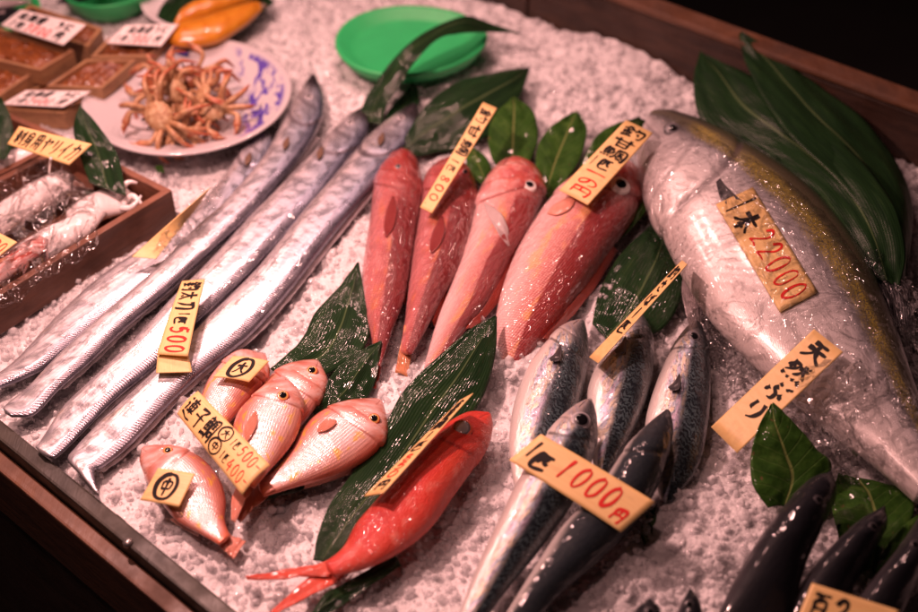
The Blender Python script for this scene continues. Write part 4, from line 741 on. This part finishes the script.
# ------------------------------------------------------------------ urchin trays
m_roe = (lambda g: (g.set(Base_Color=g.ramp(g.noise(g.obj(), 90, 4), [(.3, (.12, .035, .012)), (.55, (.22, .07, .02)), (.75, (.32, .12, .035))]), Normal=g.bump(g.vor(g.obj(), 160), .7, .003), Roughness=.3, Coat_Weight=.4), g.m)[1])(G('urchin_roe'))
def quad_in(q, d):
    c = np.mean(q, axis=0); out = []
    for i in range(4):
        a = UP(q[(i + 1) % 4] - q[i]); b = UP(q[(i - 1) % 4] - q[i]); out.append(q[i] + (a + b) * d)
    return np.array(out)
def tray(px, z, h, label, name='sea_urchin_tray', wall=.006, fill=True):
    top = np.array([P(*p, z) for p in px]); dn = np.array([0, 0, h]); org = top.mean(0) - dn
    r = empty(name, org, label, 'tray', 'wooden trays of sea urchin'); inn = quad_in(top, wall)
    for i in range(4):
        j = (i + 1) % 4; hexa('side_board', [top[i] - dn, top[j] - dn, inn[j] - dn, inn[i] - dn], [top[i], top[j], inn[j], inn[i]], M['tray'], r, .0008)
    fb = inn - dn; hexa('tray_floor', fb + [0, 0, .001], fb + [0, 0, .005], M['tray'], r, 0)
    n = 26; U, W = np.meshgrid(np.linspace(0, 1, n), np.linspace(0, 1, n), indexing='ij')
    q = [inn[0], inn[1], inn[2], inn[3]]; g = (1 - U)[..., None] * ((1 - W)[..., None] * q[0] + W[..., None] * q[3]) + U[..., None] * ((1 - W)[..., None] * q[1] + W[..., None] * q[2])
    edge = np.minimum(1, 8 * np.minimum(np.minimum(U, 1 - U), np.minimum(W, 1 - W)))
    g[..., 2] += -.009 + edge * (.006 + .012 * np.abs(fbm(U * 5 + px[0][0], W * 9 + px[0][1], 3)))
    mk('urchin_roe', g.reshape(-1, 3), gridfaces(n, n), m_roe, r)
    return r
tray([(-12, 24), (74, 50), (40, 70), (-46, 50)], .064, .028, 'open urchin tray of brown roe just below the largest white card')
tray([(30, 4), (102, 28), (88, 46), (8, 22)], .055, .05, 'pale urchin tray behind, carrying the largest white card')
tray([(-20, 56), (33, 73), (-4, 98), (-58, 78)], .052, .03, 'urchin tray cut off by the left edge, below the brown roe tray')
tray([(86, 59), (136, 59), (102, 88), (46, 86)], .050, .020, 'urchin tray with smooth brown roe in the middle of the cluster')
tray([(40, 84), (104, 86), (64, 113), (-4, 108)], .032, .030, 'lowest urchin tray, almost covered by a white card')
tray([(108, 38), (173, 36), (149, 56), (90, 57)], .046, .032, 'urchin tray nearest the orange roe plate')
# ------------------------------------------------------------------ crates with squid
def crate(px, z, h, label, wall=.010):
    top = np.array([P(*p, z) for p in px]); dn = np.array([0, 0, h]); org = top.mean(0) - dn
    r = empty('wooden_crate', org, label, 'crate', 'wooden crates of squid'); inn = quad_in(top, wall)
    for i, nm in enumerate(('end_board', 'side_board', 'end_board', 'side_board')):
        j = (i + 1) % 4; hexa(nm, [top[i] - dn, top[j] - dn, inn[j] - dn, inn[i] - dn], [top[i], top[j], inn[j], inn[i]], M['crate'], r, .0012)
    fb = inn - dn; hexa('crate_floor', fb + [0, 0, .002], fb + [0, 0, .010], M['crate'], r, 0); return r
crate([(72, 140), (172, 190), (-60, 332), (-170, 262)], .052, .055, 'near wooden crate with bagged squid beside the hairtails')
crate([(-6, 106), (70, 139), (-172, 261), (-260, 215)], .050, .053, 'far wooden crate of squid at the left edge')
m_squid = (lambda g: (g.set(Base_Color=g.mix(g.ma('MULTIPLY', g.ma('MULTIPLY', g.mr(g.noise(g.uv('metric'), 200, 3), .5, .62), .6), g.mr(g.noise(g.uv('metric'), 16, 2), .5, .65)), (.90, .82, .81), (.55, .26, .22)), Normal=g.bump(g.noise(g.uv('metric'), 70, 3), .3, .002)), g.m)[1])(G('squid_flesh', Roughness=.25, Coat_Weight=.7, Coat_Roughness=.1, Subsurface_Weight=.2, Subsurface_Radius=(.008, .005, .004), Subsurface_Scale=1.))
m_squid_red = (lambda g: (g.set(Base_Color=g.mix(g.mr(g.noise(g.vm(g.uv('metric'), (25, 160, 1)), 1, 4), .4, .6), (.66, .44, .42), (.40, .07, .05)), Normal=g.bump(g.noise(g.uv('metric'), 70, 3), .3, .002)), g.m)[1])(G('red_squid_flesh', Roughness=.25, Coat_Weight=.7, Coat_Roughness=.1))
def squid(D, V, z, label, mat, tent=None, T=.02):
    r = empty('squid', base_of(D, V), label, 'squid', 'squid in the wooden crates'); o, sf = loft('mantle', D, V, z, T, mat, r, n=60, m=36, prof=[(0, .5), (.1, .8), (.4, 1), (.8, .8), (1, .4)], lump=.05, seed=int(abs(D[0][0])))
    for t in tent or []:
        tube('tentacle', [P(u, v, zz) for u, v, zz in t], [.005, .0042, .003, .0018], m_squid, r, n=26, m=9)
squid([(100,206),(72,220),(40,236),(8,256),(-40,284)], [(92,232),(70,246),(42,262),(14,282),(-30,310)], .034, 'white squid in the bag nearest the hairtails', m_squid, None)
squid([(128,190),(108,192),(88,200),(66,212)], [(124,212),(108,216),(92,222),(74,230)], .030, 'pale squid with curling tentacles at the crate corner', m_squid,
  [[(120,200,.035),(112,186,.05),(104,181,.055),(96,184,.05)], [(122,199,.04),(124,186,.058),(130,182,.062),(137,183,.058)], [(124,204,.04),(132,196,.05),(138,200,.05),(143,206,.045)], [(122,208,.04),(130,208,.045),(136,203,.05),(141,196,.05)], [(118,198,.04),(120,190,.055),(116,184,.06),(110,178,.06)]])
squid([(62,172),(40,184),(14,200),(-20,220)], [(70,190),(46,204),(20,220),(-14,242)], .040, 'white squid in the bag behind, toward the far crate', m_squid, None, .022)
squid([(40,236),(14,252),(-16,272),(-50,292)], [(44,252),(20,270),(-10,290),(-40,310)], .050, 'reddish streaked squid under the card corner at the left edge', m_squid_red, None, .015)
squid([(34,148),(8,158),(-30,176)], [(36,162),(14,172),(-24,192)], .034, 'pale squid lying in the far crate', m_squid, None)
M['film3'] = m_film('squid_bag_film', .7, .035)
film('plastic_bag', [(94, 190), (60, 194), (26, 206), (-20, 226), (-60, 246)], [(100, 246), (66, 262), (36, 284), (6, 306), (-40, 334)], .064, [.062, .06, .058, .056, .055], 'clear plastic bag over the near squid, hanging on the crate side', .020, seed=5, cr=.05, mat=M['film3'])
film('plastic_bag', [(58, 160), (36, 166), (6, 178), (-40, 200)], [(92, 196), (62, 206), (30, 224), (-20, 250)], .066, .064, 'clear plastic bag over the squid toward the far crate', .018, seed=6, cr=.05, mat=M['film3'])
film('plastic_bag', [(196, 206), (180, 218), (166, 232), (152, 250)], [(232, 176), (216, 204), (196, 228), (172, 258)], .046, .044, 'small crumpled plastic bag end on the hairtail nearest the crate', .014, seed=8, cr=.1)
# ------------------------------------------------------------------ plates, crabs, roe, green dish, baskets
def m_plate():
    g = G('patterned_porcelain', Roughness=.12, Coat_Weight=.6, Coat_Roughness=.05); o = g.obj(); x = g.sep(o)
    brush = g.mr(g.noise(g.vm(o, (60, 24, 20)), 1, 4, .6, .5), .46, .52); rr = g.ma('SQRT', g.ma('ADD', g.ma('MULTIPLY', x[0], x[0]), g.ma('MULTIPLY', x[1], x[1])))
    mask = g.ma('MULTIPLY', g.mr(rr, .065, .075), g.mr(rr, .146, .136)); area = g.ma('MULTIPLY', g.mr(g.noise(o, 9, 1), .36, .44), g.mr(g.ma('ADD', x[0], g.ma('MULTIPLY', x[1], .15)), .065, .09))
    g.set(Base_Color=g.mix(g.ma('MULTIPLY', g.ma('MULTIPLY', brush, mask), area), (.58, .55, .57), (.11, .075, .40))); return g.m
mp_ = m_plate()
cpl = P(190, 108, .012)
pr = empty('crab_plate', cpl, 'large white plate with violet brush pattern holding crabs', 'plate')
lathe('dish', cpl, [(.0005, .004), (.075, .004), (.105, .010), (.148, .026), (.152, .027), (.153, .024), (.108, .004), (.08, -.003), (.0005, -.003)], mp_, pr, 96)
pr2 = P(205, 8, .010)
p2 = empty('roe_plate', pr2, 'white plate with blue mark carrying orange roe', 'plate')
lathe('dish', pr2, [(.0005, .004), (.05, .004), (.075, .010), (.098, .022), (.101, .023), (.102, .020), (.075, .003), (.05, -.003), (.0005, -.003)], m_plain('white_porcelain', (.78, .74, .76), .12, .04, 20), p2, 72)
lb = sheet('blue_mark', [(172, 46), (180, 49), (188, 50)], [(172, 50), (180, 53), (188, 54)], 0, m_plain('cobalt_paint', (.03, .04, .40), .2), p2, za=.031, zb=.036, n=12, m=5)
leaf('broad_leaf', [(160,40),(158,14),(180,-14),(215,-30)], [(175,46),(222,42),(252,22),(275,0)], .026, .034, 'dark leaf under the orange roe on its plate', 'sasa', group=GC, seed=31, crest=.02, fold=0)
m_or = (lambda g: (g.set(Base_Color=g.ramp(g.noise(g.uv('metric'), 50, 4), [(.3, (.50, .17, .012)), (.6, (.62, .26, .025)), (.8, (.68, .34, .06))]), Normal=g.bump(g.noise(g.uv('metric'), 90, 3), .25, .002)), g.m)[1])(G('orange_roe', Roughness=.28, Coat_Weight=.5, Subsurface_Weight=.15, Subsurface_Radius=(.008, .003, .001), Subsurface_Scale=1.))
for D, V, lab in (([(174,44),(182,46),(214,42),(244,26),(262,10)], [(170,34),(180,27),(212,18),(240,8),(258,2)], 'front orange roe sac on the blue marked plate'), ([(176,30),(188,24),(212,14),(238,4),(258,-3)], [(176,22),(188,10),(212,-2),(236,-12),(256,-14)], 'rear orange roe sac on the blue marked plate')):
    r = empty('roe_sac', base_of(D, V), lab, 'roe', 'orange roe sacs'); loft('sac', D, V, .048, .020, m_or, r, n=60, m=36, prof=[(0, .5), (.1, .85), (.5, 1), (.9, .6), (1, .3)], lump=.06)
    sheet('sac_stem', [(D[-1][0] - 2, D[-1][1] - 2), (D[-1][0] + 6, D[-1][1] - 4)], [(V[-1][0] - 2, V[-1][1] + 2), (V[-1][0] + 5, V[-1][1])], .048, M['f_brown'], r, n=8, m=5)
m_green = m_plain('green_plastic', (.03, .47, .14), .45, .14, 40, Subsurface_Weight=.2, Subsurface_Radius=(.002, .01, .004), Subsurface_Scale=1.)
gd = P(410, 52, .018); r = empty('green_dish', gd, 'shallow bright green plastic dish half under the arching leaf', 'dish')
lathe('dish', gd, [(.0005, .010), (.085, .010), (.098, .013), (.112, .024), (.117, .025), (.119, .022), (.108, .004), (.085, -.002), (.0005, -.002)], m_green, r, 96, sx=1.0, sy=.86, rot=.15, wob=.025)
GK = 'green baskets of small dark fish'
for i, (u, v, rad, lab, sh) in enumerate(((110, -8, .075, 'green basket of small dark fish at the top edge', 7), (2, 20, .06, 'green basket of small dark fish behind the urchin trays at left', 4))):
    c = P(u, v, .03); r = empty('green_basket', c, lab, 'basket', GK)
    lathe('bowl', c, [(.0005, -.018), (rad * .7, -.018), (rad * .9, .0), (rad, .018), (rad + .004, .019), (rad + .003, .014), (rad * .92, -.008), (rad * .72, -.024), (.0005, -.024)], m_green, r, 60)
    for k in range(sh):
        a = RNG.uniform(-.6, .9); cx = c + np.array([RNG.uniform(-.5, .5) * rad, RNG.uniform(-.6, .5) * rad, .010 + .004 * k]); d = np.array([math.cos(a), math.sin(a), RNG.uniform(-.1, .2)]) * rad * .75
        q = empty('small_fish', cx, 'small dark fish piled in the green basket ' + ('at the top edge' if i == 0 else 'behind the urchin trays'), 'fish', 'small dark fish in the green basket ' + ('at the top edge' if i == 0 else 'behind the urchin trays'))
        tube('body', [cx - d, cx - d * .5, cx, cx + d * .6, cx + d], [.002, .010, .011, .007, .002], M['dark'] if k % 3 else M['f_grey'], q, n=24, m=14, flat=.7)
# crabs
m_crab = (lambda g: (g.set(Base_Color=g.ramp(g.noise(g.obj(), 160, 4), [(.3, (.26, .11, .05)), (.5, (.46, .28, .14)), (.72, (.60, .46, .28))]), Normal=g.bump(g.noise(g.obj(), 420, 3), .6, .002)), g.m)[1])(G('crab_shell', Roughness=.4))
m_leg = (lambda g: (g.set(Base_Color=g.mix(g.mr(g.sep(g.uv())[0], .3, .95), g.ramp(g.noise(g.obj(), 140, 3), [(.35, (.36, .17, .08)), (.65, (.54, .35, .19))]), (.42, .10, .045)), Normal=g.bump(g.noise(g.obj(), 400, 2), .4, .001)), g.m)[1])(G('crab_leg', Roughness=.4))
m_crab_d = m_plain('dark_crab_underside', (.24, .075, .03), .4, .5, 120)
def crab(px, z, heading, tilt, sc, label, mat):
    c = P(*px, z); r = empty('crab', c - np.array([0, 0, .01]), label, 'crab', 'small crabs heaped on the plate')
    Rm = Matrix.Rotation(tilt[0], 3, 'X') @ Matrix.Rotation(tilt[1], 3, 'Y') @ Matrix.Rotation(heading, 3, 'Z')
    tr = lambda x, y, zz: c + np.array(Rm @ Vector((x * sc, y * sc, zz * sc)))
    n, m = 22, 30; v = []
    for i in range(n):
        ph = math.pi * i / (n - 1) - math.pi / 2
        for j in range(m):
            t = 2 * math.pi * j / m; ed = 1 + .05 * math.cos(14 * t) * math.cos(ph) + .12 * math.sin(t)
            bump = 1 + .10 * float(fbm(math.cos(t) * 3 + 9, math.sin(t) * 3 + i * .25, 2))
            v.append(tr(.021 * math.cos(ph) * math.cos(t) * ed, .018 * math.cos(ph) * math.sin(t) * ed, .009 * math.sin(ph) * bump))
    mk('carapace', v, gridfaces(n, m, True), mat, r)
    for s in (-1, 1):
        for k in range(4):
            y0 = .008 - .0065 * k; sp = .5 - .5 * k + RNG.uniform(-.45, .45); L = .050 - .003 * abs(k - 1); kn = RNG.uniform(-.006, .014)
            dx, dy = math.cos(sp) * s, math.sin(sp)
            tube('leg', [tr(s * .016, y0, -.002), tr(s * .016 + dx * L * .4, y0 + dy * L * .4, kn), tr(s * .016 + dx * L * .75, y0 + dy * L * .75, .004), tr(s * .016 + dx * L, y0 + dy * L - .008, -.012)], [.0036, .0042, .0030, .0009], m_leg, r, n=20, m=8, flat=1.2)
        cl = tube('claw', [tr(s * .013, .013, -.002), tr(s * .024, .026, .006), tr(s * .018, .040, .004), tr(s * .010, .050, .001)], [.003, .0035, .0062, .0012], m_leg, r, n=22, m=10)
        tube('pincer', [tr(s * .018, .040, .004), tr(s * .014, .047, .007), tr(s * .006, .051, .004)], [.0026, .002, .0006], m_leg, cl, n=12, m=8)
        tube('eye_stalk', [tr(s * .006, .017, .003), tr(s * .007, .022, .006)], [.0012, .0016], M['pupil'], r, n=6, m=8)
crab((160, 115), .058, R(125), (R(42), R(-8)), 1.12, 'tan crab lying front left on the plate, shell turned to the viewer', m_crab)
crab((214, 108), .056, R(-150), (R(38), R(8)), .95, 'tan crab on the right of the heap, one claw reaching over the plate rim', m_crab)
crab((189, 104), .044, R(170), (R(20), R(4)), .95, 'crab in the middle of the heap under the two tan ones', m_crab)
crab((156, 84), .050, R(70), (R(25), R(-20)), 1.0, 'reddish crab at the rear left of the heap', m_crab_d)
crab((192, 78), .054, R(20), (R(35), R(10)), 1.05, 'dark crab turned over at the back of the heap', m_crab_d)

crab((176, 92), .066, R(-60), (R(55), R(30)), .85, 'brown crab on top of the heap lying across the two dark crabs', m_crab)
crab((204, 94), .064, R(95), (R(10), R(-40)), .8, 'brown crab tilted on its side at the right rear of the heap', m_crab)
crab((178, 132), .036, R(200), (R(60), R(0)), .75, 'small crab at the near edge of the plate below the tan front crab', m_crab)

# ------------------------------------------------------------------ light
w = bpy.data.worlds.new('World'); scene.world = w; w.use_nodes = True
w.node_tree.nodes['Background'].inputs[0].default_value = (.60, .32, .28, 1); w.node_tree.nodes['Background'].inputs[1].default_value = .012
def lamp(nm, loc, aim, size, power, col):
    l = bpy.data.lights.new(nm, 'AREA'); l.shape = 'DISK'; l.size = size; l.energy = power; l.color = col; l.spread = R(150)
    o = bpy.data.objects.new(nm, l); COL.objects.link(o); o.location = loc; o.rotation_euler = (Vector(aim) - Vector(loc)).to_track_quat('-Z', 'Y').to_euler(); return o
PK = (1.0, .51, .455)
for loc, aim, p in (((-.52, 1.18, .96), (-.22, 1.08), 10.2), ((-.60, 1.92, 1.0), (-.2, 1.2), 2.6), ((-.32, 1.95, 1.0), (-.15, 1.2), 2.6), ((-.06, 1.90, .98), (-.05, 1.15), 2.2), ((.20, 1.80, .98), (0, 1.1), 1.3), ((-.24, .58, 1.35), (-.12, .95), 1.7), ((-.64, .80, 1.12), (-.22, 1.), 2.5)):
    lamp('market_lamp', loc, (*aim, 0), .05, p, PK)
scene.render.engine = 'CYCLES'; c = scene.cycles; c.use_denoising = True; c.max_bounces = 8; c.transparent_max_bounces = 16; c.transmission_bounces = 6; c.glossy_bounces = 4; c.diffuse_bounces = 3; c.sample_clamp_indirect = 3; c.caustics_reflective = False; c.caustics_refractive = False
try: c.denoiser = 'OPENIMAGEDENOISE'
except Exception: pass
vs = scene.view_settings; vs.view_transform = 'Standard'; vs.look = 'None'; vs.exposure = 0; vs.gamma = 1
